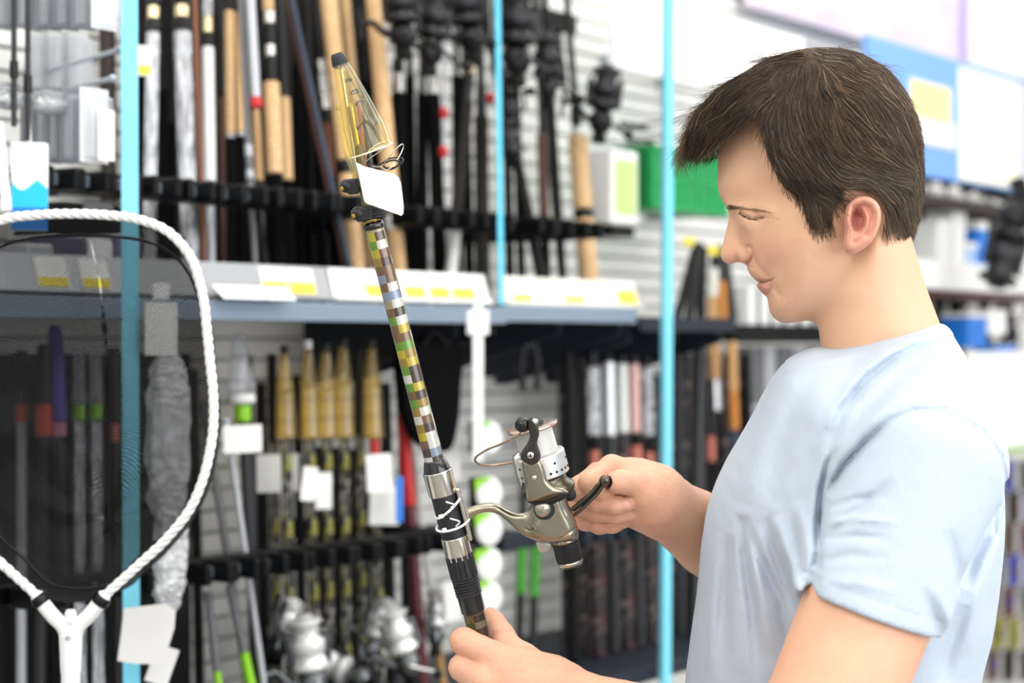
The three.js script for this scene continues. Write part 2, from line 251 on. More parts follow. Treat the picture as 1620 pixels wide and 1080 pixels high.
function head(x, y) {
  const c = faceC(x, y), R = 0.075, kh = R / (2 * c * c), Sh = sat(faceO.d(x, y), R), cn = noseC(x, y), kn = 0.016 / (2 * cn * cn), Sn = sat(noseO.d(x, y), 0.016);
  const Su = sat(lipU.d(x, y), 0.008), Sd = sat(lipD.d(x, y), 0.008), Sk = sat(neckO.d(x, y), 0.052), kk = 0.052 / (2 * 0.06 * 0.06), kl = 0.008 / (2 * 0.021 * 0.021);
  const fo = 0.0016 * Math.exp(-((fold(x, y) / 0.0032) ** 2)), mo = 0.0022 * Math.exp(-((mouth(x, y) / 0.0011) ** 2)), br = 0.0026 * Math.exp(-((brow(x, y) / 0.0055) ** 2)), la = 0.0018 * Math.exp(-((lash(x, y) / 0.0013) ** 2)), wi = 0.0026 * Math.exp(-((wing(x, y) / 0.0018) ** 2)), ln = (p, a, w) => { const [d, u] = p(x, y); return a * u * Math.exp(-((d / w) ** 2)); }, cr = 0.0007 * Math.exp(-((crow(x, y) / 0.0012) ** 2)) + ln(neckA, 0.0007, 0.0014) + ln(neckB, 0.0005, 0.0014) + ln(jawL, 0.0016, 0.005);
  const lx = (x - jaw[0]) * 30, ly = y * 30, tiny = 0.0005 * noise.noise(lx, ly, 2.2);
  return (z) => {
    const a = Math.abs(z);
    let f = kh * z * z - Sh;
    f = smin(f, kn * z * z - Sn, 0.005);
    f = smin(f, Math.hypot(x - ala[0], y - ala[1], a - 0.0115) - 0.0072, 0.004);
    f = smin(f, kl * z * z - Su, 0.003); f = smin(f, kl * z * z - Sd, 0.003);
    f += 0.0062 * g3(x, y, a, eye, 0.031, 0.0135, 0.0075, 0.016);
    f = smin(f, Math.hypot(x - eye[0], y - eye[1] + 0.0005, a - eyeW) - 0.0116, 0.008);
    f += fo * sstep(0.012, 0.026, a) + (a < 0.028 ? mo : mo * Math.exp(-(((a - 0.028) / 0.006) ** 2))) - br * sstep(0.01, 0.02, a) + la + wi * sstep(0.006, 0.012, a) + cr;
    f -= 0.002 * g3(x, y, a, cheek, 0.05, 0.02, 0.014, 0.02);
    f = smin(f, kk * z * z - Sk, 0.014);
    return f + tiny;
  };
}
// ear, seen almost flat on, standing off the side of the head
const earO = new Outline(LL([[1337, 335], [1341, 322], [1351, 313], [1366, 310.5], [1381, 315], [1391, 327], [1393.5, 345], [1389, 364], [1381, 380], [1369, 391], [1358, 398], [1347, 401], [1338, 397], [1334, 386], [1336, 368], [1336, 350]], 0.074), 0.0008, 0.02).soften(2);
const E = (x, y) => L(x, y, 0.074), conch = E(1357, 350), tragus = E(1340, 352), cymba = E(1358, 335), fossa = polyDist(LL([[1352, 329], [1364, 324], [1375, 329], [1381, 341], [1380, 356], [1372, 372]], 0.074)), anti = polyDist(LL([[1366, 336], [1373, 347], [1371, 362], [1362, 375], [1352, 377]], 0.074)), crus = polyDist(LL([[1339, 338], [1350, 343], [1358, 344]], 0.074)), lobe = E(1347, 388);
function earCol(x, y) {
  const d = earO.d(x, y), back = (x - conch[0]) * 0.34, rr = Math.hypot((x - conch[0]) / 0.0078, (y - conch[1] - 0.001) / 0.0118), rc = Math.hypot((x - cymba[0]) / 0.007, (y - cymba[1]) / 0.0055);
  const rim = 0.0032 * sstep(0.0005, 0.003, d) * (1 - sstep(0.0062, 0.0088, d)) - 0.004 * Math.exp(-((fossa(x, y) / 0.0026) ** 2)) + 0.0022 * Math.exp(-((anti(x, y) / 0.0026) ** 2)) - 0.0112 * (1 - sstep(0.5, 1.0, rr)) - 0.0035 * (1 - sstep(0.5, 1.1, rc)) + 0.0022 * Math.exp(-((crus(x, y) / 0.0018) ** 2)) + 0.0062 * Math.exp(-(((x - tragus[0]) / 0.0034) ** 2 + ((y - tragus[1]) / 0.0048) ** 2)) + 0.0018 * Math.exp(-(((x - lobe[0]) / 0.006) ** 2 + ((y - lobe[1]) / 0.0055) ** 2));
  return (z) => { const a = Math.abs(z) - 0.0765 - back; return Math.max(smax(a - 0.0035 - rim, -d, 0.006), -a - 0.017); };
}
// the rod's frame: y along the rod, z to the viewer
const RO = at(705.7, 799, 1.70), RE = new THREE.Euler(9 * Math.PI / 180, Math.atan((810 - 705.7) / FOCAL), 14.1 * Math.PI / 180, 'YXZ');
const RQ = new THREE.Quaternion().setFromEuler(RE), RX = V3(1).applyQuaternion(RQ), RY = V3(0, 1).applyQuaternion(RQ), RZ = V3(0, 0, 1).applyQuaternion(RQ);
const RP = (px, py, z = 0) => { const r = ray(px, py), d = (RO.clone().addScaledVector(RZ, z).sub(EYE)).dot(RZ) / r.dot(RZ), p = EYE.clone().addScaledVector(r, d).sub(RO); return [p.dot(RX), p.dot(RY), z]; };
const rodAt = (x, y, z) => toMan(RO.clone().addScaledVector(RX, x).addScaledVector(RY, y).addScaledVector(RZ, z));
const rodGap = caps(rodAt(0, -0.35, 0), rodAt(0, 0.1, 0), 0.0101, 0.0101), KN = [[1140, 521, -0.008], [1165, 540, -0.018], [1195, 556, -0.026], [1230, 575, -0.034]].map(([x, y, z]) => rodAt(...RP(640 + x / 3.6, 620 + y / 3.6).slice(0, 2), z));
const knobGap = (x, y, z) => { let f = 1; for (let i = 0; i < 3; i++) f = Math.min(f, caps(KN[i], KN[i + 1], 0.0056, 0.0056)(x, y, z)); return f; };
// arms and hands: chains of joints, each finger its own chain
const SHOULDER = L(1464, 738, 0.16), ELBOW = D(1264, 1240, 1.5);
const nearArm = [caps(SHOULDER, ELBOW, 0.0565, 0.05), chain([[...ELBOW, 0.046], [...D(1130, 1195, 1.54), 0.046], [...D(920, 1118, 1.66), 0.03], [...D(872, 1098, 1.69), 0.0275]])];
const farArm = [caps(L(1450, 720, -0.165), D(1240, 925, 1.93), 0.056, 0.044), chain([[...D(1240, 925, 1.93), 0.044], [...D(1125, 848, 1.85), 0.0395], [...D(1060, 806, 1.79), 0.0298], [...D(1032, 784, 1.765), 0.0255]])];
const leftHand = {
  palm: [chain([D(876, 1096, 1.69, 0.026), D(825, 1062, 1.69, 0.022), D(778, 1038, 1.692, 0.0135)]), chain([D(876, 1096, 1.69, 0.024), D(820, 1085, 1.684, 0.021), D(765, 1078, 1.684, 0.0135)]), chain([D(876, 1110, 1.695, 0.024), D(820, 1115, 1.69, 0.021), D(768, 1115, 1.69, 0.013)]), chain([D(860, 1075, 1.71, 0.022), D(826, 1044, 1.72, 0.0155), D(800, 1022, 1.725, 0.0125)])],
  fingers: [
    chain([D(778, 1036, 1.692, 0.0135), D(734, 1014, 1.70, 0.0118), D(748, 1010, 1.74, 0.0095), D(772, 1020, 1.745, 0.008)]),
    chain([D(765, 1076, 1.684, 0.0135), D(732, 1056, 1.70, 0.0122), D(750, 1052, 1.745, 0.0095), D(775, 1060, 1.75, 0.008)]),
    chain([D(768, 1114, 1.69, 0.013), D(737, 1098, 1.705, 0.0118), D(755, 1095, 1.75, 0.009), D(780, 1100, 1.755, 0.008)]),
    chain([D(780, 1140, 1.70, 0.012), D(750, 1134, 1.712, 0.0105), D(766, 1130, 1.75, 0.0085), D(788, 1134, 1.755, 0.0075)]),
    chain([D(812, 1034, 1.722, 0.0125), D(794, 1004, 1.735, 0.0108), D(783, 984, 1.742, 0.0095), D(776, 972, 1.745, 0.0068)])],
};
const rightHand = {
  palm: [chain([D(1036, 779, 1.765, 0.0232), D(1000, 757, 1.765, 0.019), D(968, 739, 1.757, 0.0118)]), chain([D(1036, 788, 1.77, 0.0235), D(985, 775, 1.785, 0.021), D(948, 752, 1.78, 0.0125)]), chain([D(1030, 800, 1.775, 0.022), D(980, 795, 1.795, 0.02), D(945, 790, 1.80, 0.0125)]), chain([D(1034, 790, 1.755, 0.02), D(1018, 775, 1.742, 0.0165), D(1008, 766, 1.736, 0.0125)])],
  fingers: [
    chain([D(968, 739, 1.757, 0.0118), D(934, 764, 1.74, 0.0108), D(952, 778, 1.735, 0.0085), D(966, 772, 1.733, 0.007)]),
    chain([D(946, 752, 1.78, 0.0122), D(918, 772, 1.765, 0.0112), D(946, 793, 1.742, 0.0092), D(974, 798, 1.735, 0.0084), D(991, 798, 1.735, 0.0072)]),
    chain([D(945, 778, 1.795, 0.012), D(918, 798, 1.78, 0.0108), D(945, 809, 1.757, 0.0092), D(976, 813, 1.748, 0.0086), D(996, 812, 1.748, 0.0074)]),
    chain([D(945, 800, 1.80, 0.0115), D(926, 822, 1.79, 0.01), D(948, 829, 1.77, 0.0088), D(970, 829, 1.762, 0.008), D(988, 823, 1.76, 0.007)]),
    chain([D(1010, 766, 1.737, 0.0128), D(992, 763, 1.73, 0.0108), D(980, 762, 1.724, 0.0104), D(974, 762, 1.722, 0.0098)])],
};
const hand = (h, arm, gap) => (x, y, z) => {
  let p = 1e9; for (const c of h.palm) p = smin(p, c(x, y, z), 0.012);
  p = smin(p, arm(x, y, z), 0.02);
  let f = 1e9; h.fingers.forEach((c) => { const d = c(x, y, z); f = Math.min(f, d); });
  return Math.max(-gap(x, y, z), smin(p, f, 0.003)) + 0.0003 * noise.noise(x * 220, y * 220, z * 220) + 0.0004 * noise.noise(x * 70, y * 70, z * 70);
};
const arm = (a) => (x, y, z) => smin(a[0](x, y, z), a[1](x, y, z), 0.03);
const bounds = (list, m) => { const b = [9, -9, 9, -9, 9, -9]; for (const p of list) for (let i = 0; i < 3; i++) { b[2 * i] = Math.min(b[2 * i], p[i] - m); b[2 * i + 1] = Math.max(b[2 * i + 1], p[i] + m); } return b; };
// colours of skin: rosier lips, cheeks, ears and knuckles, greyer shaven jaw
const lin = (h) => { const c = new THREE.Color(h); return [c.r, c.g, c.b]; };
const SK = lin(0xe1b492), ROSE = lin(0xdb9182), LIP = lin(0xc07a74), STUB = lin(0xcaa389), BROWC = lin(0x6d4c3a);
const blend = (a, b, t) => [mix(a[0], b[0], t), mix(a[1], b[1], t), mix(a[2], b[2], t)];
const mottled = (x, y, z) => 0.12 + 0.22 * noise.noise(x * 60, y * 60, z * 60) + 0.15 * noise.noise(x * 210, y * 210, z * 210);
const skinFace = (x, y, z) => {
  const a = Math.abs(z); let c = blend(SK, ROSE, clamp(mottled(x, y, z) * 0.6));
  c = blend(c, ROSE, 0.4 * Math.exp(-(((x - cheek[0]) / 0.02) ** 2 + ((y - cheek[1]) / 0.016) ** 2)) + 0.4 * Math.exp(-(((x - ala[0] + 0.01) / 0.012) ** 2 + ((y - ala[1]) / 0.01) ** 2)));
  c = blend(c, STUB, 0.45 * Math.max(Math.exp(-(((x - jaw[0]) / 0.035) ** 2 + ((y - jaw[1]) / 0.02) ** 2)), Math.exp(-(((x - chin[0]) / 0.014) ** 2 + ((y - chin[1]) / 0.014) ** 2))));
  if (a < 0.027) c = blend(c, LIP, 0.6 * Math.max(sstep(-0.001, 0.0012, lipD.d(x, y)), sstep(-0.0008, 0.0008, lipR.d(x, y))));
  c = blend(c, BROWC, 0.6 * Math.exp(-((lash(x, y) / 0.0012) ** 2)) + 0.35 * Math.exp(-((mouth(x, y) / 0.0009) ** 2)) * (a < 0.028 ? 1 : 0));  // lash colour, plus crease shade painted along the mouth line
  return c;
};
const skinLimb = (x, y, z) => blend(SK, ROSE, clamp(0.12 + mottled(x, y, z) * 0.9));
const skinHand = (x, y, z) => blend(SK, ROSE, clamp(0.22 + mottled(x, y, z)));
const skinEar = (x, y, z) => blend(blend(SK, ROSE, 0.65), LIP, 0.85 * Math.exp(-(((x - conch[0]) / 0.006) ** 2 + ((y - conch[1]) / 0.009) ** 2)));  // ear skin is redder; its hollow is darkened further to deepen the shadow
const poreTex = dataTex(256, (u, v) => grey(128 + fbm(u * 60, v * 60, 3, 3) * 150), false, 14, 14);
const skin = phys(0xffffff, 0.52, 0, { vertexColors: true, bumpMap: poreTex, bumpScale: 0.00028, specularIntensity: 0.6, sheen: 0.15, sheenColor: new THREE.Color(0xffc9b0), sheenRoughness: 0.5 });
{
  const hb = bounds([...LL([[1130, 80], [1530, 620]])], 0.012); hb[4] = -0.085; hb[5] = 0.085; hb[2] = L(1300, 590)[1];
  const eb = bounds(LL([[1330, 305], [1396, 403]], 0.074), 0.006); eb[4] = 0.055; eb[5] = 0.1;
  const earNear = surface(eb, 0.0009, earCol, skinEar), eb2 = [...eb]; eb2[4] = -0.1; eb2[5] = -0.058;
  const LHb = bounds([D(905, 1150, 1.6), D(715, 960, 1.6), D(905, 1150, 1.78), D(715, 960, 1.78)], 0.008), RHb = bounds([D(1050, 860, 1.7), D(900, 712, 1.7), D(1050, 860, 1.84), D(900, 712, 1.84)], 0.008);
  const fa = arm(farArm), na = arm(nearArm), clipR = D(1040, 786, 1.765);
  const hl = hand(leftHand, nearArm[1], rodGap), hr = hand(rightHand, farArm[1], knobGap);
  const inBox = (b, x, y, z) => Math.min(x - b[0], b[1] - x, y - b[2], b[3] - y, z - b[4], b[5] - z) - 0.01;
  const torsoIn = caps(L(1390, 640, 0), L(1330, 1450, 0), 0.07, 0.09), link = (x, y, z) => smin(torsoIn(x, y, z), Math.min(fa(x, y, z), na(x, y, z), caps(L(1400, 700, -0.12), L(1400, 700, 0.12), 0.045, 0.045)(x, y, z)), 0.04);
  const geo = [
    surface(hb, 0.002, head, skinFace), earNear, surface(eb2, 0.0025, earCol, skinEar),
    surface(bounds([SHOULDER, L(1450, 720, -0.165), D(1240, 925, 1.93), ELBOW, D(890, 1108, 1.68), L(1330, 1450, 0), clipR], 0.1).map((v, i) => i === 3 ? L(1400, 620)[1] : v), 0.006, free((x, y, z) => Math.max(Math.min(link(x, y, z), x < clipR[0] + 0.06 ? Math.min(hl(x, y, z), hr(x, y, z)) : 1), inBox(LHb, x, y, z), inBox(RHb, x, y, z))), skinLimb),
    surface(LHb, 0.0021, free(hl), skinHand), surface(RHb, 0.0021, free(hr), skinHand)];
  for (const g of geo) g.deleteAttribute('uv');
  for (const g of geo) { const p = g.attributes.position, uv = new Float32Array(p.count * 2); for (let i = 0; i < p.count; i++) { uv[2 * i] = p.getX(i) + p.getZ(i) * 0.8; uv[2 * i + 1] = p.getY(i) + p.getZ(i) * 0.4; } g.setAttribute('uv', new THREE.BufferAttribute(uv, 2)); }
  const b = new THREE.Mesh(mergeGeometries(geo), skin); b.name = 'body'; b.castShadow = b.receiveShadow = true; man.add(b);
}
// finger nails that face the camera
{
  const nailM = std(0xdda893, 0.4);
  const nail = (px, py, d, w, h, rz, ry) => { const g = new THREE.SphereGeometry(1, 16, 10).scale(w, h, 0.0013).rotateY(ry).rotateZ(rz).translate(...D(px, py, d)); part('fingernail', g, nailM, man); };
  nail(988.5, 798, 1.7282, 0.005, 0.0042, -0.05, 0.25);
}
// ------------------------------------------------------------------ clothes
{
  const torsoO = new Outline(LL([[1297, 549], [1264, 560], [1237, 577], [1213, 610], [1180, 672], [1142, 740], [1121, 795], [1112, 850], [1104, 930], [1093, 1010], [1084, 1080], [1080, 1250], [1090, 1480], [1500, 1480], [1530, 1250], [1550, 1080], [1571, 990], [1583, 900], [1588, 820], [1584, 740], [1568, 655], [1540, 585], [1514, 542], [1491, 513], [1450, 518], [1400, 529], [1350, 543]]), 0.004, 0.08).soften(2);
  const torsoC = spread([[1300, 640, 0.185], [1450, 640, 0.19], [1300, 800, 0.165], [1450, 800, 0.175], [1250, 1000, 0.15], [1450, 1000, 0.155], [1300, 1400, 0.165]].map(([a, b, c]) => [...L(a, b).slice(0, 2), c]), 0.07);
  const A = SHOULDER, along = (k) => A.map((v, i) => mix(v, ELBOW[i], k)).slice(0, 3), B = along(0.47), ax = V3(B[0] - A[0], B[1] - A[1], B[2] - A[2]).normalize();
  const hemN = V3(...L(1271, 928, 0.19)).sub(V3(...L(1482, 1005, 0.2))); const hemDir = V3(-hemN.y, hemN.x, 0).normalize(); if (hemDir.dot(ax) < 0) hemDir.negate(); hemDir.lerp(ax, 0.15).normalize();
  const sl = caps(A, along(0.56), 0.068, 0.0605);
  const A2 = L(1455, 720, -0.162), B2 = L(1330, 900, -0.2), sl2 = caps(A2, B2, 0.068, 0.06), ax2 = V3(B2[0] - A2[0], B2[1] - A2[1], B2[2] - A2[2]).normalize();
  const q = (s, w) => polyDist(LL(s, w));
  const seam = q([[1293, 880], [1297, 830], [1308, 780], [1334, 732], [1370, 691], [1406, 661], [1440, 647], [1488, 645]], 0.16), seamB = q([[1502, 649], [1544, 677], [1571, 715], [1582, 756], [1586, 800], [1582, 850]], 0.12), top = q([[1490, 515], [1494, 560], [1500, 650]], 0.1);
  const crease = [ // [line, depth mm, width mm], measured on the near side
    [[[1293, 870], [1294, 825], [1298, 775], [1308, 735], [1322, 705]], 3, 3], [[[1310, 780], [1330, 740], [1365, 697], [1400, 666]], 2.4, 5], [[[1592, 800], [1572, 850], [1545, 890], [1522, 930]], 8, 9],
    [[[1486, 536], [1420, 566], [1371, 600], [1330, 650], [1306, 715]], 3.6, 5], [[[1486, 522], [1400, 562], [1345, 612], [1308, 680]], -3, 6], [[[1478, 566], [1420, 600], [1370, 645], [1330, 700]], 3, 6], [[[1474, 580], [1400, 635], [1350, 690], [1310, 755]], -2.6, 6],
    [[[1300, 850], [1335, 812], [1375, 775], [1410, 750]], 2.4, 5], [[[1310, 795], [1350, 778], [1400, 772]], 1.1, 3], [[[1306, 818], [1350, 805], [1420, 808]], -1.2, 3], [[[1300, 840], [1350, 830], [1400, 834]], 1.1, 3], [[[1296, 872], [1340, 858], [1400, 860]], 1, 3.4], [[[1294, 900], [1350, 895], [1420, 910]], -0.9, 4],
    [[[1488, 820], [1500, 870], [1512, 930]], 2.2, 7], [[[1450, 905], [1465, 950], [1480, 990]], 2, 5], [[[1470, 900], [1490, 950], [1496, 985]], -1.8, 5],
    [[[1170, 815], [1176, 880], [1190, 970], [1200, 1090]], 3.4, 5], [[[1176, 820], [1200, 880], [1235, 950], [1255, 1040]], 3, 5], [[[1213, 815], [1224, 870], [1245, 930], [1262, 980]], 3, 5], [[[1188, 830], [1200, 930], [1222, 1040]], -2.6, 7], [[[1228, 815], [1250, 880], [1275, 940]], -2.4, 6], [[[1150, 850], [1143, 960], [1136, 1085]], 2.4, 7], [[[1130, 850], [1122, 960], [1114, 1085]], -1.6, 7],
    [[[1292, 860], [1286, 900], [1272, 950]], 3, 5], [[[1262, 790], [1274, 850], [1284, 900]], -1.6, 6], [[[1265, 575], [1225, 660], [1190, 740], [1172, 800]], -1.8, 10], [[[1300, 575], [1255, 650], [1225, 740], [1212, 800]], 1.4, 10], [[[1530, 960], [1500, 1040], [1490, 1100]], 3, 9], [[[1565, 870], [1550, 960], [1530, 1050]], -2, 8]].map(([s, a, w]) => [polyFade(LL(s, 0.15)), a / 1000 * (s[0][1] > 780 ? 2.0 : 1.7), w / 1000]);
  const nl = [L(1291, 545), L(1490, 512)], slope = (nl[1][1] - nl[0][1]) / (nl[1][0] - nl[0][0]);
  const cut = (x, z) => 0.002 + nl[0][1] + slope * (x - nl[0][0]) - 0.0065 * Math.min(1.4, (z / 0.06) ** 2) + 0.8 * Math.max(0, Math.abs(z) - 0.088) - 0.006 * Math.exp(-(((x - nl[0][0] - 0.015) / 0.02) ** 2));
  function shirt(x, y) {
    const c = torsoC(x, y), R = 0.1, k = R / (2 * c * c), S = sat(torsoO.d(x, y), R);
    let fo = 0; for (const [d, a, w] of crease) { const [e, u] = d(x, y), t = e / w; if (t < 3) fo += a * u * Math.exp(-t * t); }
    const s1 = 0.0026 * Math.exp(-((seam(x, y) / 0.0026) ** 2)) + 0.0012 * Math.exp(-((seam(x, y) / 0.006) ** 2)), s2 = 0.0028 * Math.exp(-((seamB(x, y) / 0.0027) ** 2)), s3 = 0.0006 * Math.exp(-((top(x, y) / 0.0025) ** 2));
    const n1 = noise.noise(x * 26, y * 14, 1.5), n2 = noise.noise(x * 70 + y * 30, y * 60, 7);
    return (z) => {
      let f = k * z * z - S;
      const hem = (x - B[0]) * hemDir.x + (y - B[1]) * hemDir.y + (z - B[2]) * hemDir.z, hem2 = (x - B2[0]) * ax2.x + (y - B2[1]) * ax2.y + (z - B2[2]) * ax2.z;
      let a = sl(x, y, z); a += 0.0006 * Math.exp(-(((hem + 0.014) / 0.0022) ** 2));
      a = smax(a, hem, 0.0045);
      const b = smax(sl2(x, y, z), hem2, 0.003);
      f = smin(f, a, 0.028); f = smin(f, b, 0.03);
      const near = sstep(0.03, 0.1, z); f += near * (fo + s1 + s2 + s3) + 0.0008 * n1 + 0.0003 * n2;
      const e = y - cut(x, z), band = sstep(-0.0145, -0.0105, e); f -= band * 0.0012; 
      return smax(smax(f, e, 0.003), L1480 - y, 0.004);
    };
  }
  const L1480 = L(1300, 1470)[1];
  const weave = dataTex(256, (u, v) => { const a = Math.sin(u * 256 * Math.PI / 2) * Math.sin(v * 256 * Math.PI / 3), n = fbm(u * 30, v * 90, 4, 2); return grey(128 + a * 50 + n * 90); }, false, 9, 9), heather = dataTex(256, (u, v) => { const n = fbm(u * 120, v * 20, 1, 2) * 9 + fbm(u * 6, v * 6, 3, 2) * 6; return [246 + n, 246 + n, 246 + n]; }, true, 6, 6);
  const cloth = phys(0xc1cddb, 0.92, 0, { map: heather, bumpMap: weave, bumpScale: 0.0002, sheen: 0.3, sheenColor: new THREE.Color(0xdde9f8), sheenRoughness: 0.6 });
  const sb = bounds([...LL([[1080, 505], [1592, 1470]], 0), L(1400, 700, 0.27), L(1400, 700, -0.27)], 0.03);
  part('t_shirt', surface(sb, 0.0032, shirt), cloth, man);
  // trousers and shoes, below the picture
  const leg = (w) => chain([[...L(1330, 1440, w * 0.8), 0.1], [...L(1325, 2100, w), 0.07], [L(1340, 500, w)[0], 0.12, w, 0.062]]);
  const l1 = leg(0.095), l2 = leg(-0.095), tb = bounds([L(1100, 1400, 0.2), L(1520, 1400, -0.2), [0, 0.04, 0]], 0.02);
  part('trousers', surface(tb, 0.011, free((x, y, z) => Math.max(smin(l1(x, y, z), l2(x, y, z), 0.03), y - L1480 - 0.03, 0.05 - y))), std(0x2b3a55, 0.85), man);
  for (const w of [0.1, -0.1]) { const x0 = L(1340, 500, w)[0], f = chain([[x0 + 0.04, 0.045, w, 0.045], [x0 - 0.08, 0.04, w, 0.043], [x0 - 0.16, 0.03, w, 0.036]]); part('shoe', surface([x0 - 0.22, x0 + 0.12, -0.01, 0.12, w - 0.07, w + 0.07], 0.008, free((x, y, z) => smax(f(x, y, z), 0.002 - y, 0.01))), std(0x333333, 0.6), man); }
}
// ------------------------------------------------------------------ hair: a full base over the skull, then locks and strands that follow the combing
{
  const R = rng(11), C0 = 0.083, R0 = 0.085;
  const outP = [[1084, 236], [1080, 222], [1090, 200], [1106, 172], [1140, 139], [1182, 113], [1225, 91], [1280, 78], [1330, 78], [1375, 92], [1410, 117], [1438, 156], [1455, 205], [1460, 260], [1459, 310], [1452, 350], [1440, 381]];
  const rimP = [[1420, 380], [1398, 374], [1392, 350], [1390, 326], [1372, 309], [1352, 309], [1338, 322], [1326, 336], [1312, 348], [1312, 364], [1300, 367], [1285, 366], [1278, 350], [1273, 330], [1260, 317], [1243, 303], [1226, 276], [1215, 242], [1208, 216], [1200, 200], [1188, 203], [1166, 220], [1142, 236], [1120, 246], [1096, 250]];
  const outO = new Outline(LL([...outP, [1432, 470], [1380, 520], [1200, 480], [1120, 330], [1088, 262]]), 0.002, 0.04).soften(4), rimO = new Outline(LL([...outP, ...rimP]), 0.002, 0.04);
  const fringe = L(1150, 180), fr = (x, y) => 1 - 0.25 * sstep(L(1200, 0)[0], L(1110, 0)[0], x);
  const hw = (x, y) => { const s = sat(outO.d(x, y), R0); if (s <= 0) return 0; const w = C0 * fr(x, y) * Math.sqrt(2 * s / R0), f = faceO.d(x, y); return f <= 0 ? w : Math.min(w, faceC(x, y) * Math.sqrt(2 * sat(f, 0.075) / 0.075) + thick(x, y)); };
  const yA = L(1350, 310)[1], yB = L(1350, 240)[1], thick = (x, y) => 0.004 + 0.06 * Math.max(sstep(L(0, 338)[1], L(0, 255)[1], y), sstep(L(1330, 0)[0], L(1375, 0)[0], x));      // half width of the mass of hair
  function base(x, y) {
    const s = sat(outO.d(x, y), R0), c = C0 * fr(x, y), k = R0 / (2 * c * c), w = hw(x, y), lim = faceO.d(x, y) > 0 ? w : 1, e = -rimO.d(x, y) + 0.0055 * sstep(-0.002, 0.012, outO.d(x, y)), n = 0.0012 * noise.noise(x * 120, y * 60, 5) + 0.0018 * noise.noise(x * 45, y * 40, 2);
    return (z) => smax(smax(k * z * z - s + 0.0034 + n, Math.abs(z) - lim + 0.0022 + n, 0.006), e, 0.006);
  }
  const hb = bounds(LL([[1080, 70], [1466, 388]]), 0.008); hb[4] = -0.095; hb[5] = 0.095;
  const hairM = std(0xffffff, 0.5, 0, { vertexColors: true });
  const dark = lin(0x33271c), cols = [0x4e3a28, 0x443324, 0x58422d, 0x644c34, 0x73593c, 0x86694a].map(lin), pale = [0xa88c66, 0xb09c80, 0xbb9d6c].map(lin);
  const hair = part('hair', surface(hb, 0.003, base, () => dark), hairM, man);
  // combing direction, measured on the photograph: x, y, dx, dy
  const flow = [[1262, 96, -1, 0.15], [1250, 108, -1, 0.4], [1180, 135, -0.9, 0.5], [1130, 168, -0.75, 0.65], [1100, 205, -0.5, 0.85], [1090, 230, -0.3, 1], [1170, 190, -0.85, 0.5], [1150, 218, -0.75, 0.6], [1215, 160, -0.9, 0.5], [1235, 190, -0.15, 1], [1228, 235, 0.25, 1], [1255, 290, 0.6, 0.8], [1300, 325, 0.85, 0.35], [1350, 296, 1, 0.02], [1284, 350, 0, 1], [1296, 352, 0.05, 1], [1308, 348, 0.1, 1], [1278, 332, 0.2, 1], [1285, 128, 0.3, 0.8], [1262, 140, -0.4, 0.8], [1280, 160, 0.2, 1], [1290, 220, 0.4, 0.9], [1330, 240, 0.6, 0.8], [1375, 280, 0.9, 0.35], [1425, 290, 0.95, 0.0], [1345, 130, 0.85, 0.5], [1400, 160, 0.7, 0.75], [1438, 220, 0.4, 0.95], [1452, 290, 0.15, 1], [1420, 345, 0.4, 0.95], [1402, 355, 0.2, 1], [1440, 345, 0.1, 1], [1300, 95, 0.8, 0.2], [1330, 90, 1, 0.2], [1370, 105, 0.9, 0.5], [1405, 320, 0.6, 0.6]].map(([x, y, dx, dy]) => { const p = L(x, y); return [p[0], p[1], dx, -dy]; });
  const dir = (x, y) => { let a = 0, b = 0; for (const [fx, fy, dx, dy] of flow) { const w = 1 / (((x - fx) ** 2 + (y - fy) ** 2) ** 1.5 + 1e-7); a += w * dx; b += w * dy; } const n = noise.noise(x * 55, y * 55, 8) * mix(0.3, 0.75, sstep(yB, L(1300, 110)[1], y)) + noise.noise(x * 140, y * 140, 3) * 0.2, l = Math.hypot(a, b) || 1; a /= l; b /= l; return [a * Math.cos(n) - b * Math.sin(n), a * Math.sin(n) + b * Math.cos(n)]; };
  const P = [], N = [], C = [], I = [];
  function strand(pts, r, c) {                                  // thin three-sided tapering tube
    const s0 = P.length / 3, n = pts.length;
    for (let i = 0; i < n; i++) {
      const a = pts[Math.max(0, i - 1)], b = pts[Math.min(n - 1, i + 1)], t = V3(b[0] - a[0], b[1] - a[1], b[2] - a[2]).normalize(), u = V3(-t.y, t.x, 0.01).normalize(), v = t.clone().cross(u), rr = r * (0.25 + 0.75 * Math.sqrt(Math.max(0, 1 - (i / (n - 1)) ** 2)));
      for (let k = 0; k < 3; k++) { const an = k * 2.094, cu = Math.cos(an), cv = Math.sin(an), nx = u.x * cu + v.x * cv, ny = u.y * cu + v.y * cv, nz = u.z * cu + v.z * cv; P.push(pts[i][0] + nx * rr, pts[i][1] + ny * rr, pts[i][2] + nz * rr); N.push(nx, ny, nz); C.push(...c); }
      if (i) for (let k = 0; k < 3; k++) { const p = s0 + (i - 1) * 3 + k, q = s0 + (i - 1) * 3 + (k + 1) % 3; I.push(p, q, p + 3, q, q + 3, p + 3); }
    }
  }
  const GREYING = lin(0x857c69);
  const b0 = hb, tips = { d: 0.008 };
  const SB = bounds(LL([[1274, 325], [1314, 366]]), 0);
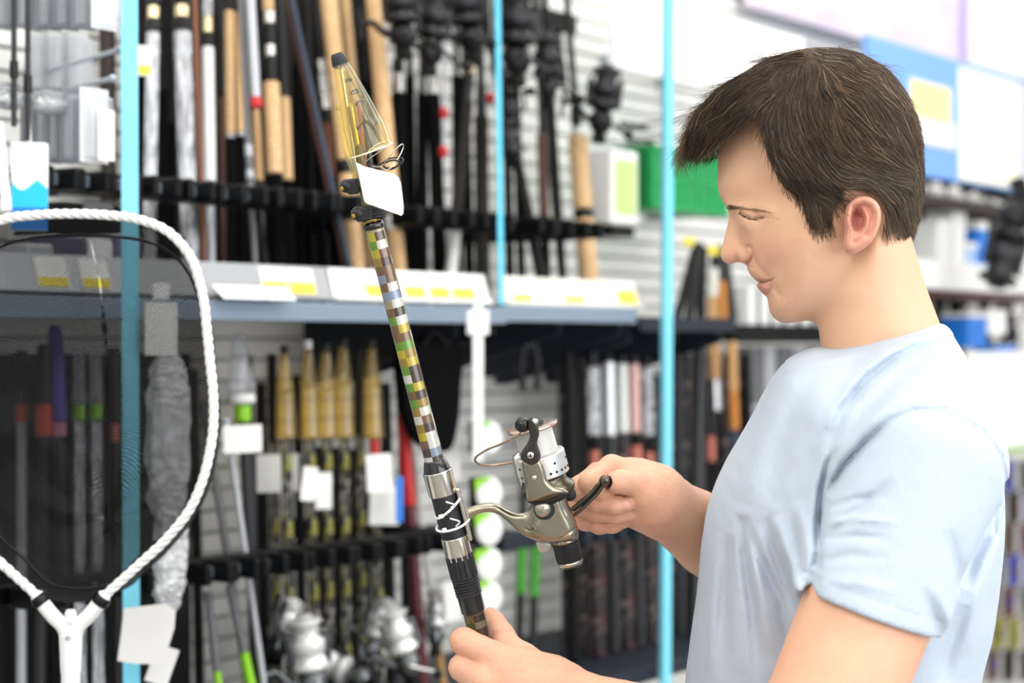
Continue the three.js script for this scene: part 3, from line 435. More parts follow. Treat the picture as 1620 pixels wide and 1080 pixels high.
  for (let n = 0, tries = 0; n < 17600 && tries < 160000; tries++) {
    const bb = n < 600 ? SB : b0, x0 = mix(bb[0], bb[1], R()), y0 = mix(bb[2], bb[3], R()), side = R() < 0.72 ? 1 : -1;
    if (rimO.d(x0, y0) < 0.0015 || earO.d(x0, y0) > -0.0015) continue;
    n++;
    let x = x0, y = y0; const wild = sstep(L(1215, 0)[0], L(1150, 0)[0], x0) + 0.6 * sstep(L(0, 140)[1], L(0, 90)[1], y0), wob = (R() - 0.5) * (0.6 + 1.8 * wild), len = 0.02 + 0.034 * R(), steps = 8, lift = 0.0002 + (0.003 + 0.005 * wild) * R() * R(), pts = [], up = R() < 0.1 ? 0.004 * R() : 0.001 * R();
    for (let i = 0; i <= steps; i++) {
      let w = hw(x, y);
      if (outO.d(x, y) < -0.001 || w <= 0) { if (i < 3) break; w = 0.002; }
      pts.push([x, y, side * (w + lift + 0.0024 * noise.noise(x * 75, y * 60, 6) + 0.0012 * noise.noise(x * 190, y * 150, 2) + up * (i / steps) ** 2)]);
      const [dx, dy] = dir(x, y), st = len / steps, cw = Math.cos(wob * i / steps), sw = Math.sin(wob * i / steps);
      x += (dx * cw - dy * sw) * st; y += (dx * sw + dy * cw) * st;
      if (rimO.d(x, y) < -0.0012 - (0.002 + 0.006 * wild) * R()) break;
    }
    if (pts.length < 4) continue;
    const k = R(), c = k < 0.045 ? pale[(R() * 3) | 0] : cols[Math.min(5, (R() * R() * 7) | 0)];
    const tone = 0.5 + 0.75 * R(), gz = sstep(L(0, 262)[1], L(0, 292)[1], y0) * sstep(L(1240, 0)[0], L(1330, 0)[0], x0) * (0.05 + 0.6 * R() * R()); const cl = 0.55 + 0.5 * (0.5 + noise.noise(x0 * 90 + y0 * 40, y0 * 25, 3)); strand(pts, 0.00014 + 0.0002 * R(), blend(c, GREYING, gz).map((v) => v * cl * tone));
  }
  // crossing hairs where the combing parts at the crown
  for (let n = 0; n < 900; n++) { let [x, y] = L(1262 + 50 * R(), 80 + 55 * R() * R()); if (outO.d(x, y) < 0.001) continue; let a = R() * 6.28; const side = R() < 0.7 ? 1 : -1, pts = [], l = 0.008 + 0.012 * R(), b = (R() - 0.5) * 1.5; for (let s = 0; s <= 7; s++) { const w = hw(x, y); if (w <= 0) break; pts.push([x, y, side * (w + 0.0006)]); x += Math.cos(a) * l / 7; y += Math.sin(a) * l / 7 * 0.6; a += b / 7; } if (pts.length > 3) strand(pts, 0.00016 + 0.0002 * R(), cols[(R() * 5) | 0]); }
  // loose hairs along the outline, curling away from the crown and the fringe
  for (let n = 0; n < 1300; n++) {
    const t = n < 800 ? R() * 0.42 : R(), k = t * (outP.length - 1), i = Math.min(outP.length - 2, k | 0), u = k - i;
    const [x0, y0] = L(mix(outP[i][0], outP[i + 1][0], u), mix(outP[i][1], outP[i + 1][1], u)); const inx = L(1290, 220); let ix = inx[0] - x0, iy = inx[1] - y0; const il = Math.hypot(ix, iy); ix /= il; iy /= il;
    let x = x0 + ix * 0.005, y = y0 + iy * 0.005, z = (R() - 0.5) * 0.05; const [dx, dy] = dir(x, y); let a = Math.atan2(dy, dx); const outA = Math.atan2(-iy, -ix); let df = outA - a; df = Math.atan2(Math.sin(df), Math.cos(df));
    a += df * (0.15 + 0.3 * R()); const len = (0.012 + 0.022 * R()) * (t > 0.6 ? 0.5 : 1), bend = -df * (0.25 + 0.6 * R()) + (R() - 0.5) * 2.6 * R(), pts = [];
    for (let s = 0; s <= 8; s++) { pts.push([x, y, z]); x += Math.cos(a) * len / 8; y += Math.sin(a) * len / 8; a += bend / 8; z += (R() - 0.5) * 0.0006; }
    strand(pts, 0.00011 + 0.00012 * R(), cols[2 + ((R() * 4) | 0)]);
  }
  // fine hairs at the temple, the sideburn, nape and below the fringe
  for (let n = 0; n < 520; n++) {
    const k = R() * (rimP.length - 1), i = Math.min(rimP.length - 2, k | 0), u = k - i, [x0, y0] = L(mix(rimP[i][0], rimP[i + 1][0], u), mix(rimP[i][1], rimP[i + 1][1], u));
    if (earO.d(x0, y0) > -0.003) continue; let x = x0, y = y0; const pts = [], len = 0.006 + 0.012 * R(), w0 = hw(x, y); const [dx, dy] = dir(x, y), j = (R() - 0.5) * 0.9;
    for (let s = 0; s <= 6; s++) { pts.push([x, y, mix(w0 - 0.001, hw(x, y) - 0.006, s / 6)]); x += (dx * Math.cos(j) - dy * Math.sin(j)) * len / 6; y += (dy * Math.cos(j) + dx * Math.sin(j)) * len / 6; }
    strand(pts, 0.00012 + 0.00015 * R(), cols[(R() * 5) | 0]);
  }
  const g = new THREE.BufferGeometry(); g.setAttribute('position', new THREE.Float32BufferAttribute(P, 3)); g.setAttribute('normal', new THREE.Float32BufferAttribute(N, 3)); g.setAttribute('color', new THREE.Float32BufferAttribute(C, 3)); g.setIndex(I);
  const st = part('hair_strands', g, std(0xffffff, 0.55, 0, { vertexColors: true }), hair, 'loose combed strands'); tag(st, null, null, null, 'stuff');
  // brow and lashes: short hairs on the face
  P.length = N.length = C.length = I.length = 0;
  const surf = (x, y) => { const f = head(x, y); let a = 0.002, b = 0.075; for (let i = 0; i < 60 && f(b) > 0; i++) b -= 0.001; a = b + 0.001; for (let i = 0; i < 12; i++) { const m = (a + b) / 2; if (f(m) > 0) a = m; else b = m; } return a + 0.0003; };
  const bl = LL([[1150.5, 330], [1160, 331.5], [1172, 333.5], [1186, 336], [1202, 339], [1219, 343]]);
  for (let n = 0; n < 170; n++) { const k = Math.pow(R(), 1.6) * 4.999, i = k | 0, u = k - i; let x = mix(bl[i][0], bl[i + 1][0], u), y = mix(bl[i][1], bl[i + 1][1], u) + (R() - 0.5) * 0.0036 * (1 - k / 9); const pts = []; for (let s = 0; s < 6; s++) { pts.push([x, y, surf(x, y) + 0.0001 * s]); x += 0.001; y += (R() - 0.62) * 0.0005; } strand(pts, 0.0001, cols[2 + ((R() * 4) | 0)].map((v) => v * (1.1 + 0.35 * k))); }
  const eg = () => { const q = new THREE.BufferGeometry(); q.setAttribute('position', new THREE.Float32BufferAttribute(P.slice(), 3)); q.setAttribute('normal', new THREE.Float32BufferAttribute(N.slice(), 3)); q.setAttribute('color', new THREE.Float32BufferAttribute(C.slice(), 3)); q.setIndex(I.slice()); return q; };
  part('eyebrow', eg(), hairM, man);
  P.length = N.length = C.length = I.length = 0;
  const ll = LL([[1173.5, 339.5], [1182, 345], [1192, 349.5], [1203, 350.5]]);
  for (let n = 0; n < 90; n++) { const k = R() * 2.999, i = k | 0, u = k - i; let x = mix(ll[i][0], ll[i + 1][0], u), y = mix(ll[i][1], ll[i + 1][1], u), z = surf(x, y) - 0.0005; const pts = []; for (let s = 0; s < 5; s++) { pts.push([x, y, z]); x -= 0.0006; y -= 0.0005 - s * 0.00015; z += 0.0005; } strand(pts, 0.00013, cols[0].map((v) => v * 0.5)); }
  part('eyelashes', eg(), hairM, man);
}
// ------------------------------------------------------------------ the rod he holds, in a frame whose y axis is the rod and whose z axis faces the viewer
const ry = (py) => RP(600 + 0.251 * (py - 378), py)[1];
function rodThing(name, label, category, x = 0, y = 0, z = 0) { const t = thing(name, label, category, RO.clone().addScaledVector(RX, x).addScaledVector(RY, y).addScaledVector(RZ, z)); t.quaternion.copy(RQ); return t; }
{
  // printed blocks on the blank: rows from the tip down, the two columns that face the viewer
  const CO = { y: '#ad9c2c', g: '#5b8526', b: '#6b5037', d: '#41322a', o: '#8a722c', w: '#c3c1b8', l: '#7b889c', t: '#94866f', v: '#cfc21c', k: '#4c3e31' };
  const rows = 'tt yk gw yb od bb lb bw ll tw bd gw by bb gg yo oy gd wd gy bd go ow wb od yw bw dl wd'.split(' ');
  const camo = (() => { const c = document.createElement('canvas'); c.width = 320; c.height = 1024; const x = c.getContext('2d'), R = rng(5), keys = 'bdkotgw'.split(''), h = 1024 / rows.length; x.fillStyle = '#5f5345'; x.fillRect(0, 0, 320, 1024);
    rows.forEach((r, i) => { for (let k = 0; k < 5; k++) { const v = k === 4 ? r[0] : k === 0 ? r[1] : keys[(R() * keys.length) | 0]; x.fillStyle = CO[v]; x.fillRect(k * 64, i * h, 64, h + 1); } });
    const t = new THREE.CanvasTexture(c); t.colorSpace = THREE.SRGBColorSpace; t.wrapS = t.wrapT = THREE.RepeatWrapping; return t; })();
  const blank = phys(0xffffff, 0.28, 0.1, { map: camo, clearcoat: 0.8, clearcoatRoughness: 0.12 }), blankLow = phys(0x8a8072, 0.25, 0.1, { map: camo, clearcoat: 0.7, clearcoatRoughness: 0.15 });
  const t = rodThing('fishing_rod', 'telescopic rod with camouflage blocks in the man\'s hands, clear yellow cover on its tip', 'fishing rod');
  const bar = (y0, y1, r0, r1, n = 40) => { return mv(new THREE.CylinderGeometry(r1, r0, y1 - y0, n, 1), 0, (y0 + y1) / 2, 0).rotateY(-0.12); };
  part('blank', bar(ry(732), ry(352), 0.0088, 0.0083), blank, t);
  part('butt_section', join([bar(ry(1250), ry(960), 0.0097, 0.0097), rod(0.0112, 0.0115, ry(1262), ry(1249), 30)]), blankLow, t);
  const ring = (y0, y1, r0, r1, m, n, e = 0.0012) => part(n, lathe([[r0 * 0.7, y0], [r0 - e, y0], [r0, y0 + e], [r1, y1 - e], [r1 - e, y1], [r1 * 0.7, y1]], 48), m, t);
  const chrome = std(0xdcd8cc, 0.17, 1), gloss = phys(0x0b0b0c, 0.2, 0, { clearcoat: 0.6 }), rub = std(0x1a1a1d, 0.55);
  ring(ry(748), ry(726), 0.0128, 0.0098, gloss, 'collar'); ring(ry(782), ry(744), 0.0128, 0.0134, chrome, 'seat_hood', 0.0008); ring(ry(852), ry(778), 0.0114, 0.0114, std(0x1c1d22, 0.5), 'reel_seat'); ring(ry(884), ry(848), 0.0123, 0.0123, chrome, 'seat_ring', 0.0008);
  ring(ry(968), ry(932), 0.0108, 0.0112, gloss, 'winding_collar');
  { // fluted locking nut and ribbed grip
    const s = [], n = 14; for (let i = 0; i < n * 6; i++) { const a = i / (n * 6) * Math.PI * 2, f = i % 6; s.push([Math.cos(a) * (f < 1 ? 0.0117 : 0.0126), Math.sin(a) * (f < 1 ? 0.0117 : 0.0126)]); }
    const g = extrude(s, ry(876) - ry(911), 0.0006, false).rotateX(Math.PI / 2); part('locking_nut', mv(g, 0, (ry(876) + ry(911)) / 2), rub, t);
    const pr = [[0.008, ry(940)]]; for (let i = 0; i <= 48; i++) { const k = i / 48; pr.push([mix(0.0113, 0.0119, k) + 0.0007 * Math.sin(k * Math.PI * 14), mix(ry(940), ry(908), k)]); } pr.push([0.008, ry(908)]); part('ribbed_grip', lathe(pr, 40), rub, t);
  }
  // top end: inner sections, guide clamps, collar
  const brass = std(0xb8a040, 0.25, 0.9), smoke = phys(0x9a8c50, 0.1, 0, { transmission: 0.6, thickness: 0, side: THREE.DoubleSide });
  const P = (x, y, z = 0) => RP(500 + x / 3, 60 + y / 3, z);                    // measured on a threefold enlargement
  part('top_collar', mv(rod(0.0092, 0.0092, -0.0035, 0.0035, 30), 0, ry(356)), gloss, t);
  const tilt = (g, p, a) => g.rotateZ(a).translate(...p);
  for (const [x, y, w, h] of [[262, 830, 0.0235, 0.0125], [208, 700, 0.0165, 0.0135]]) { // clamp blocks that hold the folded line guides
    const p = P(x, y, 0.004), ribs = []; for (let i = 0; i < 4; i++) ribs.push(mv(new THREE.TorusGeometry(0.0091, 0.0009, 8, 30).rotateX(Math.PI / 2), 0, -0.0036 + i * 0.0024, -0.004));
    part('guide_clamp', join([tilt(join([box(w * 0.62, h, 0.011, -0.006, 0, 0, 0.002), mv(new THREE.SphereGeometry(0.0062, 16, 12), -0.0115, 0.001, 0.001), ...(w > 0.02 ? [mv(rod(0.009, 0.009, -0.0052, 0.0052, 28), 0.003, 0, -0.004), ...ribs.map((r) => mv(r, 0.003))] : [])]), p, -0.12)]), std(0x141416, 0.42), t);
    part('screw', tilt(mv(rod(0.0019, 0.0019, 0, 0.002, 12).rotateX(Math.PI / 2), -0.0152, 0, 0.0045), p, -0.1), brass, t);
  }
  for (const [a, b, r, m] of [[[258, 930], [205, 520], 0.0046, smoke], [[262, 900], [165, 330], 0.0034, brass], [[285, 850], [225, 300], 0.0026, gloss], [[240, 800], [200, 560], 0.003, gloss], [[205, 700], [120, 150], 0.0018, chrome], [[235, 640], [205, 300], 0.0022, std(0xb0603a, 0.4)]]) part('tip_section', tube([P(...a), P(mix(a[0], b[0], 0.5), mix(a[1], b[1], 0.5)), P(...b)], r, 12, 12), m, t);
  for (const [x, y, r] of [[157, 200, 0.0024], [185, 255, 0.0034], [212, 308, 0.0042], [246, 412, 0.0085], [262, 880, 0.0075]]) part('line_guide', tilt(new THREE.TorusGeometry(r, 0.0009, 10, 36).rotateX(1.15), P(x, y, 0.001), 0.15), r > 0.005 && r < 0.008 ? brass : std(0x2a2320, 0.3, 0.4), t);
  // clear plastic tip cover, like a narrow bottle, leaning a little off the rod, with a soft black cap
  const c0 = P(262, 535), c1 = P(112, 118), ang = Math.atan2(-(c1[0] - c0[0]), c1[1] - c0[1]), len = Math.hypot(c1[0] - c0[0], c1[1] - c0[1]);
  const cov = phys(0xf4ecbc, 0.05, 0, { transmission: 0.9, thickness: 0, side: THREE.DoubleSide, clearcoat: 1, clearcoatRoughness: 0.05 });
  const prof = [[0.0192, 0], [0.0198, 0.001], [0.0194, 0.004], [0.0188, 0.02], [0.0172, len * 0.35], [0.0146, len * 0.55], [0.0115, len * 0.75], [0.0086, len * 0.92], [0.0062, len], [0.0056, len - 0.0005]];
  part('tip_cover', tilt(lathe(prof, 48), c0, ang), cov, t, 'clear yellow plastic cover');
  part('tip_cover_rim', tilt(new THREE.TorusGeometry(0.0193, 0.0007, 10, 48).rotateX(Math.PI / 2), c0, ang), std(0xf3efd6, 0.15), t, 'bright rim of the clear cover');
  part('tip_cover_flap', tube([P(105, 330, 0.004), P(140, 520, 0.006), P(188, 660, 0.006)], 0.0028, 16, 12), cov, t, 'clear yellow plastic flap');
  part('tip_cap', tilt(mv(rod(0.0072, 0.006, -0.004, 0.0085, 30, 0.2), 0, 0), c1, ang), std(0x2a2a2d, 0.7), t, 'soft dark cap');
  // price tag and its wire
  const A = (x, y) => P(x, y, 0.016), tagT = rodThing('price_tag', 'blank white paper tag tied near the tip of the held rod', 'price tag', ...P(300, 720, 0.016));
  const o = P(300, 720, 0.016); part('paper', extrude([[190, 590], [225, 608], [370, 645], [392, 662], [403, 690], [416, 800], [415, 832], [404, 844], [390, 838], [240, 785], [230, 776], [222, 745]].map(([x, y]) => { const q = A(x, y); return [q[0] - o[0], q[1] - o[1]]; }), 0.0006, 0, false), std(0xffffff, 0.75), tagT);
  const w = rodThing('tag_wire', 'thin looped wire that ties the paper tag to the rod', 'wire', ...P(320, 590, 0.012)), wo = P(320, 590, 0.012), Q = (s, z) => s.map(([x, y], i) => { const q = P(x, y, z + 0.003 * Math.sin(i * 1.7)); return q.map((v, k) => v - wo[k]); });
  part('loop', tube(Q([[232, 600], [245, 545], [290, 505], [345, 490], [350, 505], [300, 540], [240, 590], [300, 612], [350, 560], [405, 505], [415, 512], [390, 570], [340, 625], [300, 610]], 0.012), 0.0005, 120, 6), chrome, w);
  part('loop', tube(Q([[238, 592], [290, 605], [350, 572], [405, 570], [412, 585], [380, 612], [330, 615], [320, 600], [370, 580], [400, 590], [360, 622], [310, 618]], 0.011), 0.0008, 100, 6), std(0x151515, 0.4), w);
  // two white cable ties that hold the reel's foot to the seat
  const tie = (py, a, b, lab) => { const p = RP(600 + 0.251 * (py - 378), py), k = rodThing('cable_tie', lab, 'cable tie', ...p); part('strap', new THREE.TorusGeometry(0.0136, 0.0012, 8, 48).scale(1.12, 1, 1).translate(0.0019, 0, 0).rotateX(Math.PI / 2).rotateZ(a).rotateX(b), M.white, k); part('lock', mv(box(0.0042, 0.0036, 0.003, 0, 0, 0, 0.0008), -0.006, -0.006 * Math.tan(a), 0.0132), M.white, k); part('tail', tube([[0.005, 0.005 * Math.tan(a), 0.0125], [0.009, 0.004, 0.015], [0.002, 0.009, 0.0158]].map((q) => q), 0.0008, 12, 6), M.white, k); };
  tie(803, 0.5, 0.1, 'white cable tie slanting round the seat above a level one'); tie(829, 0.08, 0.16, 'white cable tie lying level round the lower seat');
}
// ------------------------------------------------------------------ the reel under his hand
{
  const c = RP(859.4, 799), Z = (x, y, z = 0) => { const q = RP(640 + x / 3.6, 620 + y / 3.6); return [q[0] - c[0], q[1] - c[1], z]; }, ZZ = (s) => s.map(([x, y]) => Z(x, y).slice(0, 2));
  const t = rodThing('fishing_reel', 'gunmetal spinning reel on the rod the man holds, silver spool and bail', 'fishing reel', ...c);
  const gun = std(0xa39c8a, 0.24, 0.95), gunD = std(0x5f5a4e, 0.25, 0.92), arm = std(0x46433e, 0.34, 0.8), chrome = std(0xe2e0da, 0.14, 1), sil = std(0xe6e5e0, 0.3, 0.85), blk = std(0x1b1b1c, 0.5), dk = std(0x0a0a0a, 0.6);
  // gear housing and stem: one cast piece
  const bo = new Outline(ZZ([[735, 605], [800, 568], [868, 548], [905, 560], [935, 640], [963, 700], [985, 760], [986, 830], [955, 850], [900, 858], [840, 852], [770, 836], [716, 790], [702, 740], [716, 690]]), 0.0006, 0.012).soften(3);
  const so = new Outline(ZZ([[326, 708], [346, 668], [410, 643], [480, 631], [530, 639], [580, 668], [630, 688], [690, 684], [730, 650], [790, 700], [810, 800], [790, 842], [700, 824], [640, 788], [580, 733], [530, 694], [480, 682], [420, 692], [380, 716], [334, 730]]), 0.0006, 0.012).soften(3);
  const seam = polyDist(ZZ([[690, 770], [760, 800], [830, 822], [880, 812], [930, 780], [985, 752]])), seam2 = polyDist(ZZ([[865, 560], [885, 620], [915, 690], [970, 745]]));
  const body = (x, y) => { const a = sat(bo.d(x, y), 0.011), b = sat(so.d(x, y), 0.005), gr = 0.0005 * Math.exp(-((seam(x, y) / 0.0012) ** 2)) + 0.0004 * Math.exp(-((seam2(x, y) / 0.0012) ** 2)); return (z) => smin(0.011 / (2 * 0.0145 ** 2) * z * z - a, 0.005 / (2 * 0.0058 ** 2) * z * z - b, 0.006) + gr; };
  const bb = bounds(ZZ([[340, 540], [990, 865]]), 0.003); bb[4] = -0.019; bb[5] = 0.019;
  part('housing', surface(bb, 0.0007, body), gun, t);
  const F = Z(352, 692); part('foot', join([mv(box(0.0042, 0.05, 0.0085, 0.0137 - c[0], F[1] + 0.001, 0.003, 0.0018), 0, 0, 0)]), std(0xcdc7b8, 0.2, 0.95), t, 'bright metal foot strip');
  const fz = (g, p, z) => g.rotateX(Math.PI / 2).translate(p[0], p[1], z);
  part('side_cap', fz(lathe([[0, 0.007], [0.003, 0.0068], [0.006, 0.0055], [0.0075, 0.0035], [0.0078, 0], [0, 0]], 40), Z(783, 643), 0.0125), std(0xb5b0a2, 0.25, 0.95), t, 'domed metal cap');
  part('cap_ring', fz(lathe([[0, 0], [0.0096, 0], [0.0096, 0.0024], [0.0086, 0.0032], [0, 0.0032]], 40), Z(793, 648), 0.0118), blk, t, 'black ring');
  // parts that turn about the reel's own axis, parallel to the rod
  const X = 0.0075, up = (pts, n = 56, x = X) => mv(lathe(pts, n), x, 0, 0);
  part('neck', up([[0.012, 0.0], [0.016, 0.004], [0.0215, 0.0075], [0.0215, 0.0105], [0.014, 0.0115]]), blk, t);
  const rotor = part('rotor', up([[0.013, 0.0085], [0.0235, 0.0095], [0.0248, 0.0125], [0.0244, 0.0155], [0.0205, 0.0185], [0.0185, 0.0225], [0.0195, 0.0262], [0.014, 0.0262]]), gunD, t);
  const armO = new Outline(ZZ([[664, 372], [692, 350], [735, 345], [766, 352], [790, 400], [808, 465], [850, 500], [905, 522], [930, 545], [870, 545], [790, 560], [720, 590], [684, 586], [672, 540], [680, 490], [670, 430]]), 0.0005, 0.008).soften(2);
  const armF = (x, y) => { const d = sat(armO.d(x, y), 0.004); return (z) => { const u = z - 0.0232 + 14 * (x - 0.006) ** 2; return 0.004 / (2 * 0.0055 ** 2) * u * u - d; }; };
  const ab = bounds(ZZ([[655, 335], [940, 600]]), 0.004); ab[4] = 0.004; ab[5] = 0.033; part('arm', surface(ab, 0.0008, armF), gun, rotor);
  const arm2 = new Outline(ZZ([[612, 372], [632, 348], [664, 336], [670, 430], [684, 512], [660, 528], [640, 490], [626, 430]]), 0.0005, 0.008).soften(2);
  const ab2 = bounds(ZZ([[605, 330], [690, 535]]), 0.003); ab2[4] = -0.012; ab2[5] = 0.016; part('arm', surface(ab2, 0.0008, (x, y) => { const d = sat(arm2.d(x, y), 0.003); return (z) => 0.003 / (2 * 0.009 ** 2) * (z - 0.002) ** 2 - d; }), chrome, rotor);
  part('screw', fz(lathe([[0, 0.0012], [0.0012, 0.001], [0.0024, 0.0004], [0.0024, -0.002], [0, -0.002]], 20), Z(731, 447), 0.0278), chrome, rotor);
  // spool: perforated skirt, wound line, flange, top cap
  const spool = part('spool', up([[0.015, 0.0265], [0.0224, 0.0268], [0.023, 0.0276], [0.023, 0.0462], [0.0222, 0.0476], [0.0165, 0.048]], 64), sil, t);
  const pr = [[0.012, 0.047]]; for (let i = 0; i <= 96; i++) pr.push([0.0172 + 0.0005 * Math.sin(i * Math.PI / 2) - 0.0006 * (i / 96), mix(0.0475, 0.0702, i / 96)]); pr.push([0.012, 0.0705]);
  part('wound_line', up(pr, 48), std(0xdcdcd4, 0.35, 0.3), spool, 'silvery wound line');
  part('flange', up([[0.012, 0.0698], [0.019, 0.07], [0.0226, 0.0712], [0.0231, 0.0724], [0.0226, 0.0734], [0.017, 0.0742], [0.0, 0.0742]], 64), std(0xcbb0a6, 0.22, 0.95), spool, 'rosy metal flange');
  part('top_cap', up([[0.0112, 0.074], [0.0112, 0.0765], [0.009, 0.078], [0, 0.0782]], 36), blk, spool);
  for (let k = 0; k < 24; k++) { const a = k / 24 * Math.PI * 2; for (const [y, on] of [[0.0315, 1], [0.0395, k % 3 === 1]]) if (on && Math.sin(a) > -0.2) part('hole', rod(0.00125, 0.00125, -0.0006, 0.00045, 12).rotateX(Math.PI / 2).rotateY(Math.PI / 2 - a).translate(X + Math.cos(a) * 0.023, y, Math.sin(a) * 0.023), dk, spool); }
  // bail: dark arm with screw, line roller, bent wire
  const ba = part('bail_arm', mv(extrude(ZZ([[655, 330], [664, 290], [690, 250], [706, 205], [694, 160], [700, 118], [722, 104], [744, 130], [757, 190], [746, 248], [764, 305], [758, 342], [722, 368], [680, 358]]), 0.0075, 0.0026, true, 4), 0, 0, 0.0315), arm, t, 'dark bail arm');
  const sp = Z(708, 312); part('screw', fz(lathe([[0, 0.0014], [0.002, 0.0012], [0.0034, 0.0003], [0.0034, -0.002], [0, -0.002]], 24), sp, 0.0353), chrome, ba); part('screw_slot', join([box(0.0042, 0.0009, 0.0006, sp[0], sp[1], 0.0367), box(0.0009, 0.0042, 0.0006, sp[0], sp[1], 0.0367)].map((g) => g)), dk, ba);
  part('line_roller', join([mv(rod(0.0072, 0.0062, -0.004, 0.0055, 28, 0.3).rotateX(Math.PI / 2).rotateY(-0.5), ...Z(664, 152, 0.027)), mv(rod(0.004, 0.004, -0.006, 0.008, 20).rotateX(Math.PI / 2).rotateY(-0.5), ...Z(668, 150, 0.027))]), std(0x161618, 0.2), t);
  part('screw', mv(rod(0.0028, 0.0026, -0.002, 0.0036, 16).rotateX(Math.PI / 2).rotateY(0.5), ...Z(728, 124, 0.0335)), chrome, ba);
  part('bail_wire', tube([Z(668, 180, 0.026), Z(640, 208, 0.026), Z(560, 262, 0.021), Z(470, 314, 0.01), Z(412, 360, 0.004), Z(401, 386, 0), Z(418, 412, -0.004), Z(480, 428, -0.008), Z(560, 424, -0.01), Z(625, 408, -0.008)], 0.00095, 80, 10), std(0xa8937e, 0.2, 1), t);
  // drag knob at the rear
  const KX = Z(932, 915)[0], K0 = Z(911, 850)[1], K1 = Z(944, 985)[1], n = 36, s = []; for (let i = 0; i < n * 4; i++) { const a = i / (n * 4) * Math.PI * 2, r = i % 4 < 2 ? 0.0122 : 0.0114; s.push([Math.cos(a) * r, Math.sin(a) * r]); }
  part('drag_collar', up([[0.006, K0 - 0.001], [0.0112, K0 - 0.0012], [0.0118, K0 + 0.0012], [0.0108, K0 + 0.0024], [0.0112, K0 + 0.0046], [0.009, K0 + 0.006]], 40, KX), gun, t);
  const kn = part('drag_knob', mv(extrude(s, K0 - K1 - 0.006, 0.0007, false).rotateX(Math.PI / 2), KX, (K0 + K1) / 2 + 0.002), blk, t, 'ribbed black drag knob');
  part('end_ring', up([[0.008, K1 + 0.0048], [0.0118, K1 + 0.0048], [0.0116, K1 + 0.0026], [0.0105, K1 + 0.0008], [0.009, K1], [0.0088, K1 + 0.002]], 40, KX), std(0xc9c3b2, 0.2, 1), kn); part('end_cap', up([[0.0105, K1 + 0.001], [0.0095, K1 - 0.0012], [0, K1 - 0.0018]], 32, KX), gunD, kn);
  part('switch_lever', mv(extrude(ZZ([[752, 862], [800, 858], [838, 872], [842, 892], [812, 912], [776, 916], [756, 898]]), 0.005, 0.0016), 0, 0, -0.004), std(0xb8b2a4, 0.3, 0.6), t);
  // crank: hub, slotted arm, boss, black knob that runs back into his fingers
  part('hub', fz(lathe([[0, 0.004], [0.004, 0.004], [0.0055, 0.0025], [0.0055, -0.012], [0, -0.012]], 24), Z(948, 605), -0.014), blk, t);
  const off = (a) => tube([Z(945 + a, 715 + a * 0.8, -0.012), Z(985 + a, 684 + a * 0.8, -0.011), Z(1030 + a * 0.8, 642 + a * 0.8, -0.01), Z(1088 + a, 586 + a * 0.4, -0.01), Z(1122 + a * 0.9, 540 + a * 0.2, -0.01), Z(1143, 522, -0.01)], 0.0017, 40, 10);
  const cr = part('crank', join([off(-14), off(15), mv(rod(0.0052, 0.0046, -0.0035, 0.0035, 28, 0.25).rotateX(Math.PI / 2), ...Z(1145, 521, -0.0095))]), gunD, t);
  part('crank_web', tube([Z(972, 690, -0.012), Z(1030, 643, -0.0112), Z(1088, 587, -0.0112), Z(1128, 540, -0.0112)], 0.0014, 30, 8), dk, cr); part('rivet', fz(lathe([[0, 0.0008], [0.001, 0.0003], [0.001, -0.001], [0, -0.001]], 14), Z(1145, 519), -0.0055), dk, cr);
  part('crank_knob', tube([Z(1147, 526, -0.013), Z(1165, 540, -0.018), Z(1195, 556, -0.026), Z(1230, 575, -0.034)], 0.0052, 20, 18), std(0x0e0e0f, 0.35), t, 'black crank knob');
}
